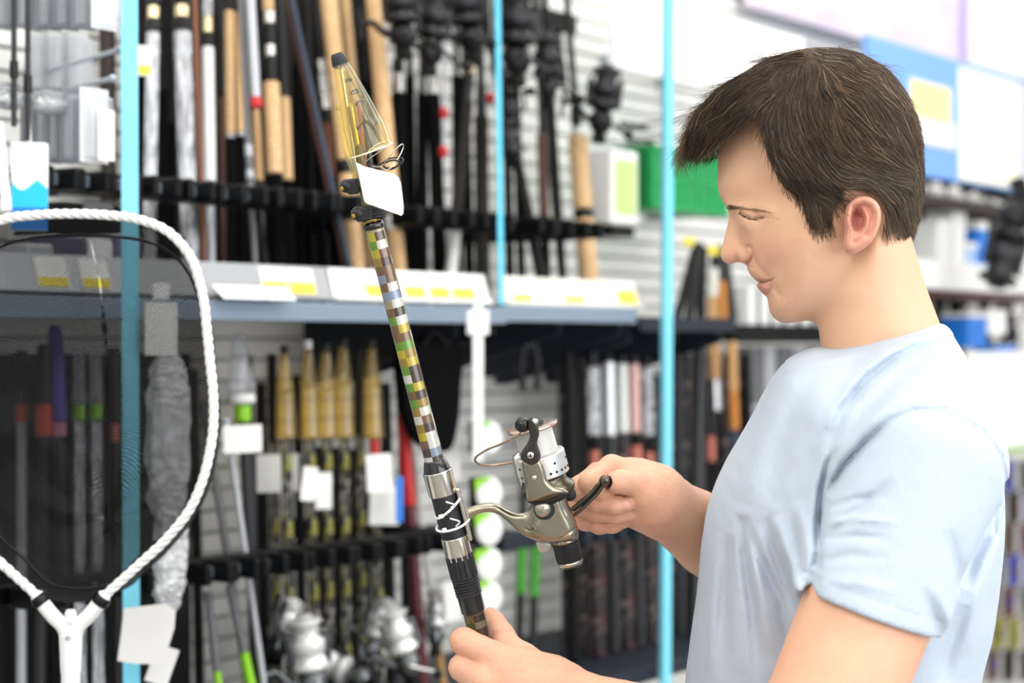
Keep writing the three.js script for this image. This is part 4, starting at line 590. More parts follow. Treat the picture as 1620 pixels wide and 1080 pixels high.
// ------------------------------------------------------------------ the racks along the wall
const face = (t) => { t.rotation.y = TURN; return t; };
function onWall(name, label, category, px, py, o, group, kind) { const t = thing(name, label, category, wp(px, py, o), TURN, group); if (kind) t.userData.kind = kind; return t; }
const SH = 1.555, LOW = 0.93;                                    // tops of the two long shelves
const sAt = (px, o) => wl(px, 540, o)[0], yAt = (px, py, o) => wl(px, py, o)[1];
{ // shelves: board, front lip, brackets
  const shelf = (name, label, s0, s1, y, m, dep = 0.35, h = 0.027) => { const t = thing(name, label, 'shelf', W((s0 + s1) / 2, y, dep / 2), TURN); part('board', box(s1 - s0, h * 0.6, dep - 0.004, 0, -h * 0.3, 0.0, 0.002), M.dshelf, t); part('front_lip', box(s1 - s0, h, 0.006, 0, -h / 2, dep / 2 - 0.003, 0.002), m, t); for (let k = 0; k <= 2; k++) part('bracket', extrude([[0, 0], [0, -0.11], [0.03, -0.11], [dep - 0.03, -0.03], [dep - 0.03, 0]], 0.006, 0, false).rotateY(-Math.PI / 2).translate(mix(-0.48, 0.48, k / 2) * (s1 - s0), -h * 0.6, -dep / 2), M.dshelf, t); return t; };
  shelf('shelf', 'pale blue-grey steel shelf under the tall rods at the left', -2.2, sAt(802, 0.35), SH, M.shelf);
  shelf('shelf', 'pale steel shelf between the thin cyan strip and the free cyan post', sAt(804, 0.35), sAt(1012, 0.35), SH + 0.004, M.shelf, 0.345);
  shelf('shelf', 'dark slate shelf beyond the cyan post, bundles of rods on it', sAt(1014, 0.33), sAt(1165, 0.33), SH - 0.01, M.dshelf, 0.33);
  shelf('shelf', 'low dark shelf that carries the lower rods and silver reels', -2.2, 3.4, LOW, M.dshelf, 0.38);
  shelf('shelf', 'narrow dark shelf behind the orange-handled rods beyond the post', sAt(1062, 0.2), sAt(1200, 0.2), yAt(1120, 598, 0.13), M.dshelf, 0.13, 0.022);
  shelf('shelf', 'black shallow shelf over the upper rods at the top edge', sAt(640, 0.1), sAt(950, 0.1), yAt(880, 2, 0.1), M.satin, 0.045, 0.04);
  // rails with cups for the rods
  const cup = (w) => join([box(w, 0.024, 0.03, 0, -0.002, 0.015, 0.004), box(0.012, 0.028, 0.05, -w / 2, 0, 0.035, 0.005), box(0.012, 0.028, 0.05, w / 2, 0, 0.035, 0.005)]);
  const cg = cup(0.04), glintGeo = box(0.026, 0.014, 0.004, 0, 0, 0.032, 0.0015), glintM = std(0x98a4b2, 0.3, 0.6);  // pale metal box on each black cup, put there as its glint
  const rail = (label, y, s0, s1, o, xs, m) => { const t = thing('rod_rail', label, 'rail', W((s0 + s1) / 2, y, o), TURN); part('bar', box(s1 - s0, 0.026, 0.02, 0, 0, 0, 0.003), m, t); part('arm', box(0.03, 0.03, o - 0.025, s0 + 0.05 - (s0 + s1) / 2, 0, -o / 2 + 0.0085), m, t); part('arm', box(0.03, 0.03, o - 0.025, s1 - 0.05 - (s0 + s1) / 2, 0, -o / 2 + 0.0085), m, t); for (const x of xs) { const c = part('cup', cg, m, t); c.position.set(sAt(x, o + 0.02) - (s0 + s1) / 2, 0, 0.01); part('clip', glintGeo, glintM, c); } };
  rail('black rail with cups across the upper rods at the left', 1.7, sAt(30, 0.27), sAt(600, 0.27), 0.27, [60, 110, 160, 225, 280, 330, 365, 420, 475, 515, 560], M.rail);
  rail('black rail with cups across the upper black rods', 1.692, sAt(625, 0.27), sAt(925, 0.27), 0.27, [640, 668, 722, 762, 832, 858, 905], M.rail);
  rail('black rail with cups across the lower rods, gold-tipped ones in it', 1.195, -1.75, sAt(705, 0.3), 0.3, [40, 120, 180, 307, 350, 397, 428, 470, 502, 541, 578, 613, 653, 684], M.rail);
  rail('slate rail across the lower rods right of the reel', 1.17, sAt(790, 0.3), sAt(1140, 0.3), 0.3, [905, 940, 985, 1015, 1090], M.dshelf);
  M.packgrey2 = std(0xa6a8aa, 0.5);
  // sloping price holders along the shelf fronts
  const strip = (label, x0, x1, o, m, tags, tint = M.yellow) => { const s0 = sAt(x0, o), s1 = sAt(x1, o), t = thing('price_holder', label, 'price holder', W((s0 + s1) / 2, SH + 0.002, o), TURN); t.rotateX(-0.28); part('channel', join([box(s1 - s0, 0.05, 0.004, 0, 0.026, 0), box(s1 - s0, 0.006, 0.012, 0, 0.003, 0.004, 0.002)]), m, t); for (const [a, b, c] of tags) { const q = part('price_card', box(sAt(b, o) - sAt(a, o), 0.038, 0.002, (sAt(a, o) + sAt(b, o)) / 2 - (s0 + s1) / 2, 0.028, 0.0032), M.paper, t); part('yellow_field', box(sAt(b, o) - sAt(a, o) - 0.004, 0.017 * c, 0.001, (sAt(a, o) + sAt(b, o)) / 2 - (s0 + s1) / 2, 0.009 + 0.0085 * c, 0.0046), tint, q); } };
  strip('grey price holder with two yellow cards left of the rod', 215, 524, 0.335, M.packgrey2, [[416, 456, 1], [459, 500, 1]]);
  strip('white price holder crossing behind the held rod', 528, 775, 0.335, M.white, [[578, 612, 1], [640, 674, 1], [680, 712, 1], [716, 752, 1]]);
  strip('cream price holder on the shelf right of the thin cyan strip', 800, 1012, 0.332, M.cream, [[812, 842, 0.6], [893, 925, 0.6], [978, 1008, 1.4]]);
  strip('long grey price holder behind the landing net', -160, 205, 0.335, M.lgrey, [[60, 110, 0.7], [130, 175, 0.7]]);
  const pg = onWall('leaflet', 'white leaflet lying on the shelf lip beside the net', 'leaflet', 395, 470, 0.35); part('sheet', new THREE.PlaneGeometry(0.14, 0.03, 14, 3).rotateX(-0.9).translate(0, 0.006, 0.01), std(0xf6f8fb, 0.6, 0, { side: THREE.DoubleSide }), pg);
  // cyan strips
  const post = (label, xa, ya, xb, yb, o, w, d, name = 'cyan_strip') => { const A = wp(xa, ya, o), B = wp(xb, yb, o), t = thing(name, label, 'strip', A); t.quaternion.setFromUnitVectors(V3(0, 1, 0), B.clone().sub(A).normalize()); const h = A.distanceTo(B), q = new THREE.Group(); t.rotateY(TURN * 0.6); part('band', box(w, h, d, 0, h / 2, 0, Math.min(w, d) * 0.3), w < 0.012 ? M.cyanThin : M.cyan, t); return t; };
  const yF = (px, o) => 540 + 1.5 * FOCAL / deep(px, o);
  post('wide bright cyan strip hanging behind the landing net', 209, 1400, 203, -420, 0.43, 0.0215, 0.002);
  post('thin cyan strip among the black upper rods, ending on the shelf', 793, 482, 782, -420, 0.342, 0.0098, 0.003);
  post('cyan post standing free between the held reel and the man\'s chest', 1048, yF(1048, 0.4) - 1, 1059, -420, 0.4, 0.0185, 0.0185, 'cyan_post');
}
// a rod of many sections: two measured points on it, then sections from the tip down as "y0:y1:radius[/radius]:material:part"
const blots = (c, seed, base) => dataTex(64, (u, v) => { const n = noise.noise(u * 5, v * 3, seed), m = noise.noise(u * 7, v * 5, seed + 4); const k = lin(n > 0.2 ? c[0] : m > 0.2 ? c[1] : base); return k.map((q) => 255 * Math.pow(q, 1 / 2.2)); }, true, 1, 22);
M.camo = std(0xffffff, 0.4, 0, { map: blots([0x8a8430, 0xa8a497], 3, 0x201f18) }); M.redcamo = std(0xffffff, 0.4, 0, { map: blots([0x6a2a26, 0x8f7c74], 6, 0x1b1718) }); M.rose = std(0xc4705c, 0.4); M.pink = std(0xd98aa8, 0.4);
const segGeo = {};
function rackRod(label, [xa, ya, xb, yb], [oa, ob], base, segs, group) {
  const A = wp(xa, ya, oa), B = wp(xb, yb, ob), k = (py) => (py - ya) / (yb - ya), at0 = (t) => A.clone().lerp(B, t), tb = (base - A.y) / (B.y - A.y), P0 = at0(tb), dir = B.clone().sub(A), per = dir.length(); dir.normalize();
  const sc = -A.z / FOCAL, t = thing('fishing_rod', label, 'fishing rod', P0, 0, group); t.quaternion.setFromUnitVectors(V3(0, 1, 0), dir);
  const list = segs.split(';');
  list.forEach((sg, i) => { const [y0, y1, r, m, n] = sg.trim().split(':'), [r1, r0] = r.split('/').map((v) => +v * sc); const top = (k(+y0) - tb) * per, bot = y1 === 'e' ? 0 : (k(+y1) - tb) * per; part(n || 'section', rod(r0 ?? r1, r1, Math.max(bot, 0), top, 14), M[m], t); });
  return t;
}
const U = (label, pts, o, segs, g) => rackRod(label, pts, Array.isArray(o) ? o : [o, o - 0.05], SH + 0.001, segs, g), LO = (label, pts, o, segs, g) => rackRod(label, pts, Array.isArray(o) ? o : [o, o - 0.02], LOW + 0.001, segs, g);
// upper rack, left
U('silver-wrapped rod with a gold-ringed black top next to the wide cyan strip', [236, 400, 243, 0], 0.22, '-90:10:11:black:grip;10:32:9.5:gold:ring;32:52:12:black:band;52:e:10.5:foil:wrapped_sleeve');
U('stout silver-wrapped rod with a gold window in its black top', [300, 400, 287, 0], 0.22, '-90:8:13:black:grip;8:30:11.5:gold:ring;30:50:14:black:band;50:e:14:foil:wrapped_sleeve');
U('slim copper-brown bare rod crossing a white sleeve', [323, 410, 308, 0], 0.26, '-90:e:4.4:copper:blank');
U('white-sleeved rod with one black band under a gold ring', [334, 400, 328, 0], 0.21, '-90:28:8:foil:upper_sleeve;28:54:8:gold:ring;54:76:10:black:band;76:290:9.5:white:sleeve;290:e:7:lgrey:lower_sleeve');
U('rod with a black upper grip over a thin brown shaft', [354, 400, 347, 0], 0.17, '-90:155:9:black:grip;155:e:5:brown:blank');
U('left of two short cork grips above black foam', [367, 400, 362, 0], 0.22, '-90:18:5:black:blank;18:215:7.5:cork:cork_grip;215:222:7:lgrey:ring;222:e:9:foam:foam_grip');
U('right of two short cork grips above black foam', [384, 400, 378, 0], 0.22, '-90:20:5:black:blank;20:212:7:cork:cork_grip;212:219:6.5:lgrey:ring;219:e:8.5:foam:foam_grip');
U('thin bare metal-grey rod with pale windings', [403, 410, 380, 0], 0.26, '-90:230:5.2:grey:blank;230:250:6.2:lgrey:winding;250:270:5.4:grey:blank;270:285:6.2:lgrey:winding;285:e:5.4:grey:blank');
rackRod('lilac-grey tube with a red tip hanging among the rods', [405, 155, 396, 0], [0.27, 0.25], yAt(405, 171, 0.27), '-90:155:8:lgrey:tube;155:e:9.5:red:red_tip');
U('thin rod with a pale cork grip below the red tip', [411, 290, 404, 170], 0.2, '-90:175:5:dgrey:blank;175:288:7:cork:cork_grip;288:e:7:black:butt');
U('rod with silver seat rings, a pale cork grip and long black foam butt', [440, 400, 424, 0], 0.24, '-90:18:9:cork:fore_grip;18:40:10:chrome:hood;40:72:9:black:reel_seat;72:92:9:chrome:hood;92:132:10:black:collar;132:278:13:cork:cork_grip;278:e:12.5:foam:foam_butt');
U('rod with a short cork grip half hidden behind the silver-ringed one', [459, 400, 450, 150], 0.18, '-90:155:6:dgrey:blank;155:288:9:cork:cork_grip;288:e:9:foam:foam_butt');
U('leaning brown bare rod crossing behind the navy one', [542, 400, 456, 0], 0.2, '-90:e:5:brown:blank');
U('dark navy slim rod leaning across the cork handles', [554, 428, 461, 0], 0.29, '-90:e:5:navy:blank');
U('rod with a bright silver reel seat between two hoods', [527, 300, 498, 0], 0.17, '-90:96:6:black:blank;96:118:9:chrome:hood;118:150:7.5:silver:reel_seat;150:176:9.5:chrome:hood;176:195:8:black:band;195:280:7.5:copper:grip;280:e:7:satin:butt');
U('long thick cork handle passing behind the held rod tip', [562, 400, 520, 0], 0.22, '-90:255:14:cork:cork_grip;255:275:15:black:band;275:e:14:cork:cork_grip');
U('narrow cork handle tucked right of the thick one', [582, 410, 545, 0], 0.14, '-90:e:9:cork:cork_grip');
U('thick cork handle right of the yellow tip cover', [630, 430, 591, 0], 0.24, '-90:340:13.5:cork:cork_grip;340:365:14:white:label_band;365:e:13.5:cork:cork_grip');
// back row of black rods behind the corks
for (const [i, [x, x1, r]] of [[222, 226, 9], [258, 258, 8], [270, 267, 9], [350, 350, 8], [392, 392, 10], [418, 412, 9], [452, 444, 9], [474, 470, 9], [488, 478, 8], [508, 500, 9], [530, 512, 8], [546, 530, 8], [596, 566, 10], [612, 578, 9]].entries()) U(`${NTH[i]} plain black rod from the left, back row behind the cork handles`, [x, 400, x1, 0], [0.085 + (i % 2) * 0.04, 0.085 + (i % 2) * 0.035], `-90:${90 + (i * 53) % 120}:${r * 0.6}:satin:blank;${90 + (i * 53) % 120}:e:${r}:foam:foam_grip`, 'black rods of the upper back row');
// upper rack, middle: black rods with black reels
U('black-foam rod with a silver hood, leftmost of the black reel rods', [634, 400, 628, 0], 0.22, '-90:95:5:black:blank;95:118:9:black:reel_seat;118:150:9:chrome:hood;150:e:12:foam:foam_grip');
U('black-foam rod with no hood between two silver-hooded ones', [668, 400, 668, 150], 0.2, '-90:150:5:black:blank;150:e:9.5:foam:foam_grip');
U('black-foam rod with a silver hood right of the white paper tag', [695, 400, 684, 100], 0.22, '-90:118:5:satin:blank;118:152:9:chrome:hood;152:e:11.5:foam:foam_grip');
U('leaning charcoal rod with a gold top ring and white lower sleeve', [714, 428, 745, 100], [0.26, 0.22], '-90:104:5:black:blank;104:118:8:gold:ring;118:165:7.5:dgrey:fore_grip;165:350:10:gfoam:foam_grip;350:e:10:white:white_sleeve');
U('upright charcoal rod left of the thin cyan strip', [763, 400, 761, 135], 0.22, '-90:135:6:black:blank;135:185:8.5:dgrey:fore_grip;185:e:11.5:gfoam:foam_grip');
U('black rod leaning right of the thin cyan strip', [848, 400, 800, 171], 0.285, '-90:e:9:satin:grip');
U('black rod with a brown middle grip', [863, 400, 857, 215], 0.2, '-90:212:5:black:blank;212:345:8.5:brown:grip;345:e:8:satin:butt');
U('slim black rod crossing in front of the brown-gripped one', [890, 428, 873, 171], 0.25, '-90:e:6:satin:blank');
U('slim grey rod left of the long cork handle', [885, 400, 862, 160], 0.15, '-90:e:6:dgrey:blank');
U('black rod with a long banded cork handle, rightmost on the upper shelf', [930, 432, 899, 24], 0.24, '-90:170:5.5:black:blank;170:200:9:black:reel_seat;200:216:8.5:chrome:hood;216:332:15.5:cork:cork_grip;332:346:16.5:black:band;346:e:15.5:cork:cork_grip');
for (const [i, [x, x1, r]] of [[652, 648, 8], [724, 722, 8], [742, 735, 8], [806, 800, 7], [824, 815, 7]].entries()) U(`${NTH[i]} plain black rod from the left, back row behind the reel rods`, [x, 400, x1, 100], [0.1, 0.09], `-90:120:${r * 0.6}:black:blank;120:e:${r}:foam:foam_grip`, 'black rods behind the reel rods');
for (const [x, y, lab] of [[702, 179, 'upper red tip cap beside the charcoal rod'], [701, 240, 'lower red tip cap beside the charcoal rod'], [776, 155, 'red tip cap touching the thin cyan strip']]) { const t = onWall('tip_cap', lab, 'cap', x, y, 0.24); part('cap', lathe([[0, -0.009], [0.006, -0.008], [0.0075, 0], [0.006, 0.008], [0, 0.01]], 16), M.red, t); part('string', mv(rod(0.002, 0.002, 0.009, 0.22, 8), 0, 0, 0), M.lgrey, t); }
// lower rack, left, seen through the net
LO('black rod with an orange-red band, left of a twin behind the net', [34, 900, 34, 560], 0.2, '555:640:9:black:cover;640:668:10:orange:band;668:e:8:lgrey:blank');
LO('black rod with a broad orange-red band behind the net', [66, 900, 70, 540], 0.24, '545:640:11:black:cover;640:692:13:orange:band;692:e:8:dgrey:blank');
LO('rod with a purple cover and pink hem behind the net', [99, 900, 87, 520], 0.24, '515:560:9/13:purple:cover;560:668:14:purple:cover;668:692:13:pink:hem;692:e:8:dgrey:blank');
LO('left of two clear rod covers with lime bands', [126, 900, 124, 560], 0.22, '550:640:9/12:clear:cover;640:665:10:lime:band;665:e:9:foil:sleeve');
LO('right of two clear rod covers with lime bands', [154, 900, 151, 560], 0.22, '550:640:9/12:clear:cover;640:665:10:lime:band;665:e:9:foil:sleeve');
LO('black rod with a salmon butt left of the wide cyan strip', [184, 900, 180, 560], 0.22, '550:670:10:black:cover;670:700:7:rose:band;700:e:8:black:blank');
for (const [i, [x, r]] of [[8, 8], [50, 9], [84, 8], [112, 9], [142, 9], [170, 9], [222, 9], [262, 9]].entries()) LO(`${NTH[i]} plain dark rod from the left, low back row behind the net`, [x, 900, x, 600], 0.11, `575:e:${r}:satin:cover`, 'dark rods of the low back row');
// lower rack, middle
LO('rod in a white-clear pointed cover with a lime stripe', [396, 880, 379, 560], 0.26, '528:560:7/15:clear:cover;560:622:15/24:clear:cover;622:640:22:white:rim;640:668:13:lime:band;668:e:8:dgrey:blank');
LO('grey rod leaning outward, left of the white-clear cover', [360, 880, 330, 690], 0.26, '640:e:6:grey:blank');
LO('thin grey rod leaning under the white-clear cover', [386, 860, 366, 720], 0.29, '660:e:5:lgrey:blank');
LO('thick upright grey rod right of the leaning ones', [404, 1075, 397, 720], 0.215, '560:700:6:black:blank;700:e:9:dgrey:tube');
LO('grey rod low beside the plastic bag with a lime end', [345, 1075, 328, 930], 0.3, '935:1062:6.5:grey:tube;1062:e:6:lime:end');
LO('grey rod leaning to a bright lime end near the bottom edge', [390, 1050, 362, 920], 0.31, '925:1032:6.5:grey:tube;1032:e:8:lime:end');
for (const [lab, x, x2, top, extra] of [['leftmost of the gold-clear tip covers, set apart', 457, 450, 560, ''], ['gold-clear tip cover with a white cap', 496, 487, 552, 'w'], ['gold-clear tip cover right of the white-capped one', 520, 516, 556, ''], ['gold-clear tip cover in the middle of the close row', 547, 543, 548, ''], ['gold-clear tip cover with a red band, rightmost of the row', 598, 588, 550, 'r']]) LO(`${lab}, on a camouflage rod`, [x, 900, x2, 560], 0.25, `${top - 14}:${top}:7:${extra === 'w' ? 'white' : 'black'}:cap;${top}:${top + 60}:7/14:amber:cover;${top + 60}:695:14/17:amber:cover;${extra === 'r' ? '695:735:8:red:band;735' : '695'}:e:8.5:camo:blank`);
LO('camouflage rod with a dark tip in the middle of the lower rack', [572, 900, 567, 560], 0.2, '555:690:9:black:cover;690:e:8:camo:blank');
LO('camouflage rod standing in shadow left of the gold covers', [436, 900, 430, 560], 0.16, '560:700:8:satin:cover;700:e:8:camo:blank');
LO('red rod with a black top left of the held rod', [660, 960, 634, 620], 0.26, '560:655:9:black:cover;655:800:10.5:red:tube;800:e:10:maroon:tube');
LO('pale tan slim rod right of the red one', [690, 1000, 664, 800], 0.22, '690:940:5:cream:blank;940:e:6:tan:butt');
for (const [i, [x, r, lowTop]] of [[312, 8, 0], [418, 9, 0], [476, 8, 0], [508, 9, 1], [534, 8, 1], [560, 9, 1], [580, 9, 1], [615, 10, 0], [642, 9, 0]].entries()) LO(`${NTH[i]} plain dark rod from the left, low back row behind the gold covers`, [x, 900, x - 6, 600], 0.1, `${(lowTop ? 690 : 560) + (x * 7) % 60}:e:${r}:satin:cover`, 'dark rods behind the gold covers');
// lower rack, right
for (const [lab, x, o, top, segs] of [
  ['plain black rod, leftmost of the row right of the reel', 899, 0.24, 556, 'TOP:e:10:satin:cover'], ['black rod with a brownish lower half, second of the row', 919, 0.22, 566, 'TOP:760:9:black:cover;760:e:9:redcamo:tube'],
  ['white-sleeved rod with a salmon band above the cranking hand', 938, 0.25, 556, 'TOP:578:7:black:cap;578:690:11:foil:sleeve;690:712:10:satin:cover;712:770:8:rose:band;770:e:10:redcamo:tube'], ['silver-sleeved rod third from the cyan post', 963, 0.25, 560, 'TOP:572:7:black:cap;572:690:10:silver:sleeve;690:e:10:dgrey:tube'],
  ['bright white-sleeved rod in the middle of the silvery row', 984, 0.25, 562, 'TOP:575:7:black:cap;575:685:9.5:white:sleeve;685:e:10:redcamo:tube'], ['pink-sleeved rod with a salmon band', 1003, 0.25, 562, 'TOP:575:7:black:cap;575:685:9:pinkish:sleeve;685:705:9:satin:cover;705:770:9.5:rose:band;770:e:9:dgrey:tube'],
  ['silver-sleeved rod left of the cyan post', 1024, 0.25, 566, 'TOP:578:7:black:cap;578:690:9:foil:sleeve;690:715:8:satin:cover;715:760:7:rose:band;760:e:9:redcamo:tube']]) { M.pinkish ??= std(0xe0b3a8, 0.35, 0.3); LO(lab, [x + 9, 1000, x, 580], o, segs.replace('TOP', top)); }
for (const [i, x] of [890, 908, 930, 950, 973, 995, 1014, 1036].entries()) LO(`${NTH[i]} plain dark rod from the left, low back row right of the reel`, [x + 6, 1000, x, 600], 0.12, `${570 + (x * 5) % 40}:e:8:redcamo:cover`, 'dark rods behind the silvery row');
LO('left of two bright green rods under the reel', [822, 1000, 826, 850], 0.18, '700:842:6:black:cover;842:940:7.5:green:tube;940:e:7:black:butt');
LO('right of two bright green rods under the reel', [843, 1000, 848, 850], 0.18, '700:842:6:black:cover;842:945:7.5:green:tube;945:e:7:black:butt');
for (const [lab, x, x2, segs, o] of [['grey rod right beside the cyan post', 1078, 1074, '560:e:8:dgrey:tube', 0.24], ['thick grey rod right of the cyan post', 1100, 1107, '548:e:12:dgrey:tube', 0.26], ['rod with a silvery and tan grip beyond the post', 1140, 1130, '545:600:9:tan:grip;600:650:8:silver:sleeve;650:e:8:satin:tube', 0.2], ['rod with an orange grip near the man\'s chest', 1168, 1158, '540:620:8:tan:grip;620:680:8:orange2:band;680:e:8:navy:tube', 0.24], ['rod with a salmon mark low beyond the post', 1128, 1122, '600:690:8:black:cover;690:730:7:rose:band;730:e:8:satin:tube', 0.22], ['dark rod touching the outline of the man\'s chest', 1190, 1180, '560:e:8:satin:cover', 0.2]]) { M.orange2 ??= std(0xc9802e, 0.45); LO(lab, [x, 900, x2, 560], o, segs); }
for (const [i, x] of [1066, 1088, 1112, 1150, 1176].entries()) LO(`${NTH[i]} plain dark rod from the left, back row beyond the cyan post`, [x, 900, x, 600], [0.165, 0.165], '560:e:9:redcamo:cover', 'dark rods beyond the post');
for (const [i, [lab, x, x2, segs]] of [['black rod leaning left on the dark shelf beyond the post', 1072, 1098, '395:e:7:satin:cover'], ['black rod second on the dark shelf beyond the post', 1090, 1104, '385:e:8:black:cover'], ['black rod third on the dark shelf beyond the post', 1108, 1112, '392:e:8:satin:cover'], ['rod with a cream and tan grip below the nose', 1126, 1130, '390:425:6:black:cover;425:470:8:cream:grip;470:e:8:tan:butt'], ['rod with an orange butt below the nose', 1143, 1139, '388:445:6:dgrey:cover;445:e:8:orange2:butt'], ['grey rod last on the dark shelf beyond the post', 1158, 1146, '392:e:8:dgrey:cover']].entries()) rackRod(lab, [x, 500, x2, 400], [0.28 - i * 0.03, 0.27 - i * 0.03], SH - 0.009, segs);
// ------------------------------------------------------------------ reels, tags, packages
function makeReel(dark) {
  const t = new THREE.Group(), a = dark ? std(0x131315, 0.3, 0.3) : std(0x6b6e70, 0.2, 0.9), b = dark ? std(0x202024, 0.35, 0.2) : std(0xf0f0ee, 0.25, 0.4), c = dark ? M.dgrey : M.chrome;
  part('housing', join([mv(new THREE.SphereGeometry(0.02, 18, 14).scale(0.95, 1.15, 0.75), 0, -0.02, 0), tube([[-0.012, -0.022, 0], [-0.03, -0.012, 0], [-0.045, 0.004, 0], [-0.062, 0.004, 0]], 0.005, 20, 8), box(0.006, 0.05, 0.008, -0.064, 0.004, 0, 0.002)]), a, t);
  part('rotor', lathe([[0.008, -0.004], [0.022, 0], [0.0245, 0.004], [0.022, 0.01], [0.018, 0.02], [0.012, 0.022]], 24), dark ? a : b, t);
  for (const s of [1, -1]) part('rotor_arm', box(0.01, 0.044, 0.008, s * 0.024, 0.026, 0, 0.003), a, t);
  const s = part('spool', lathe([[0.012, 0.02], [0.0225, 0.022], [0.023, 0.038], [0.017, 0.04], [0.0165, 0.056], [0.0235, 0.059], [0.0235, 0.063], [0.012, 0.066], [0.011, 0.071], [0, 0.072]], 28), b, t); part('rim', mv(new THREE.TorusGeometry(0.0234, 0.0011, 8, 30).rotateX(Math.PI / 2), 0, 0.061, 0), c, s);
  part('bail_wire', tube([[0.024, 0.046, 0], [0.02, 0.052, 0.02], [0, 0.056, 0.032], [-0.02, 0.052, 0.02], [-0.024, 0.046, 0]], 0.0012, 24, 6), c, t);
  const h = part('crank', tube([[0, -0.018, 0.012], [0, -0.018, 0.026], [0.02, -0.03, 0.03], [0.042, -0.042, 0.03]], 0.0028, 20, 8), c, t); part('knob', mv(rod(0.006, 0.008, 0, 0.022, 14, 0.3).rotateX(Math.PI / 2), 0.042, -0.042, 0.03), M.black, h);
  part('drag_knob', mv(rod(0.012, 0.011, -0.016, 0, 18), 0, -0.04, 0), M.satin, t);
  return t;
}
const reelD = makeReel(true), reelS = makeReel(false); let usedD = 0, usedS = 0;
function reel(dark, label, px, py, o, k = 1, turn = 0, tilt = 0, group) { const src = dark ? reelD : reelS, t = (dark ? usedD++ : usedS++) ? src.clone() : src; t.name = numbered('fishing_reel'); scene.add(t); t.position.copy(wp(px, py, o)); t.rotation.set(0, TURN + turn, tilt, 'YXZ'); t.scale.setScalar(k); return tag(t, label, 'fishing reel', group); }
reel(true, 'black reel high on the leftmost black rod', 636, 36, 0.29, 1.0, -0.9, 0.1); reel(true, 'black reel high beside the silver-hooded rods', 684, 60, 0.29, 1.05, -0.5, -0.1); reel(true, 'black reel left of the thin cyan strip near the top', 742, 40, 0.27, 1.1, -1.2, 0.15);
reel(true, 'largest black reel right of the thin cyan strip, gold-rimmed spool', 818, 70, 0.3, 1.25, -0.7, 0); reel(true, 'black reel behind the largest one, half hidden', 866, 120, 0.26, 1.05, 0.4, 0.2); reel(true, 'black reel standing clear against the white board by the long cork handle', 953, 172, 0.3, 1.1, -0.9, -0.12);
reel(true, 'black reel hanging below the largest one', 806, 190, 0.29, 0.9, 0.5, 3.0);
for (const [lab, x, y, tu, ti, o, k] of [['silver reel nearest the bottom edge, in front of the gold-covered rods', 492, 1058, -0.6, 0.15, 0.34, 1.1], ['silver reel left of the frontmost silver one', 446, 1004, 0.5, -0.9, 0.28, 0.9], ['silver reel below the middle camouflage rod', 548, 1062, -1.3, 1.2, 0.3, 0.95], ['silver reel below the red-banded gold cover', 594, 1010, -0.2, -0.35, 0.27, 0.9], ['silver reel under the red rod', 640, 1030, -0.9, 0.3, 0.36, 0.95], ['silver reel closest to the gripping hand', 690, 990, 0.4, -0.15, 0.27, 0.85]]) reel(false, lab, x, y, o, k, tu, ti);
// paper tags and labels
function card(label, px, py, w, h, o, tilt = 0, mat = M.paper, name = 'price_tag', cat = 'price tag', th = 0.0008) { const k = deep(px, o) / FOCAL, t = onWall(name, label, cat, px, py, o); t.rotation.set(0, TURN * 0.45, tilt, 'YXZ'); part('card', box(w * k * 1.12, h * k, th * 2, 0, 0, 0, 0), mat, t); return t; }
const cord = (t, h, r = 0.0006) => part('string', mv(rod(r, r, 0, h, 6), 0, 0, 0), M.lgrey, t);
for (const [lab, x, y, w, h, o, ti] of [['white tag tied under the gold-clear covers', 489, 765, 22, 54, 0.32, -0.12], ['greyish tag right of the white one under the gold covers', 512, 776, 24, 58, 0.3, 0], ['white tag on the red-banded gold cover', 600, 748, 38, 60, 0.32, 0.05], ['broad pale tag low beside the red rod', 608, 800, 44, 60, 0.29, -0.04], ['pale label below the white-clear pointed cover', 384, 694, 56, 44, 0.31, 0.02], ['wide faint label in shadow under the shelf by the grey rods', 440, 748, 62, 60, 0.2, 0], ['white label left of the disc packs', 716, 950, 26, 64, 0.3, 0.08], ['tall pale label behind the held rod', 706, 720, 44, 84, 0.27, 0], ['small white tag with yellow foot on the wide cyan strip', 226, 96, 26, 48, 0.3, 0]]) { const t = card(lab, x, y, w, h, o, ti); if (/yellow/.test(lab)) part('yellow_field', box(0.02, 0.012, 0.0006, 0, -0.012, 0.0014), M.yellow, t); }
card('narrow blue label beside the red rod', 632, 790, 11, 72, 0.33, 0, M.blue);
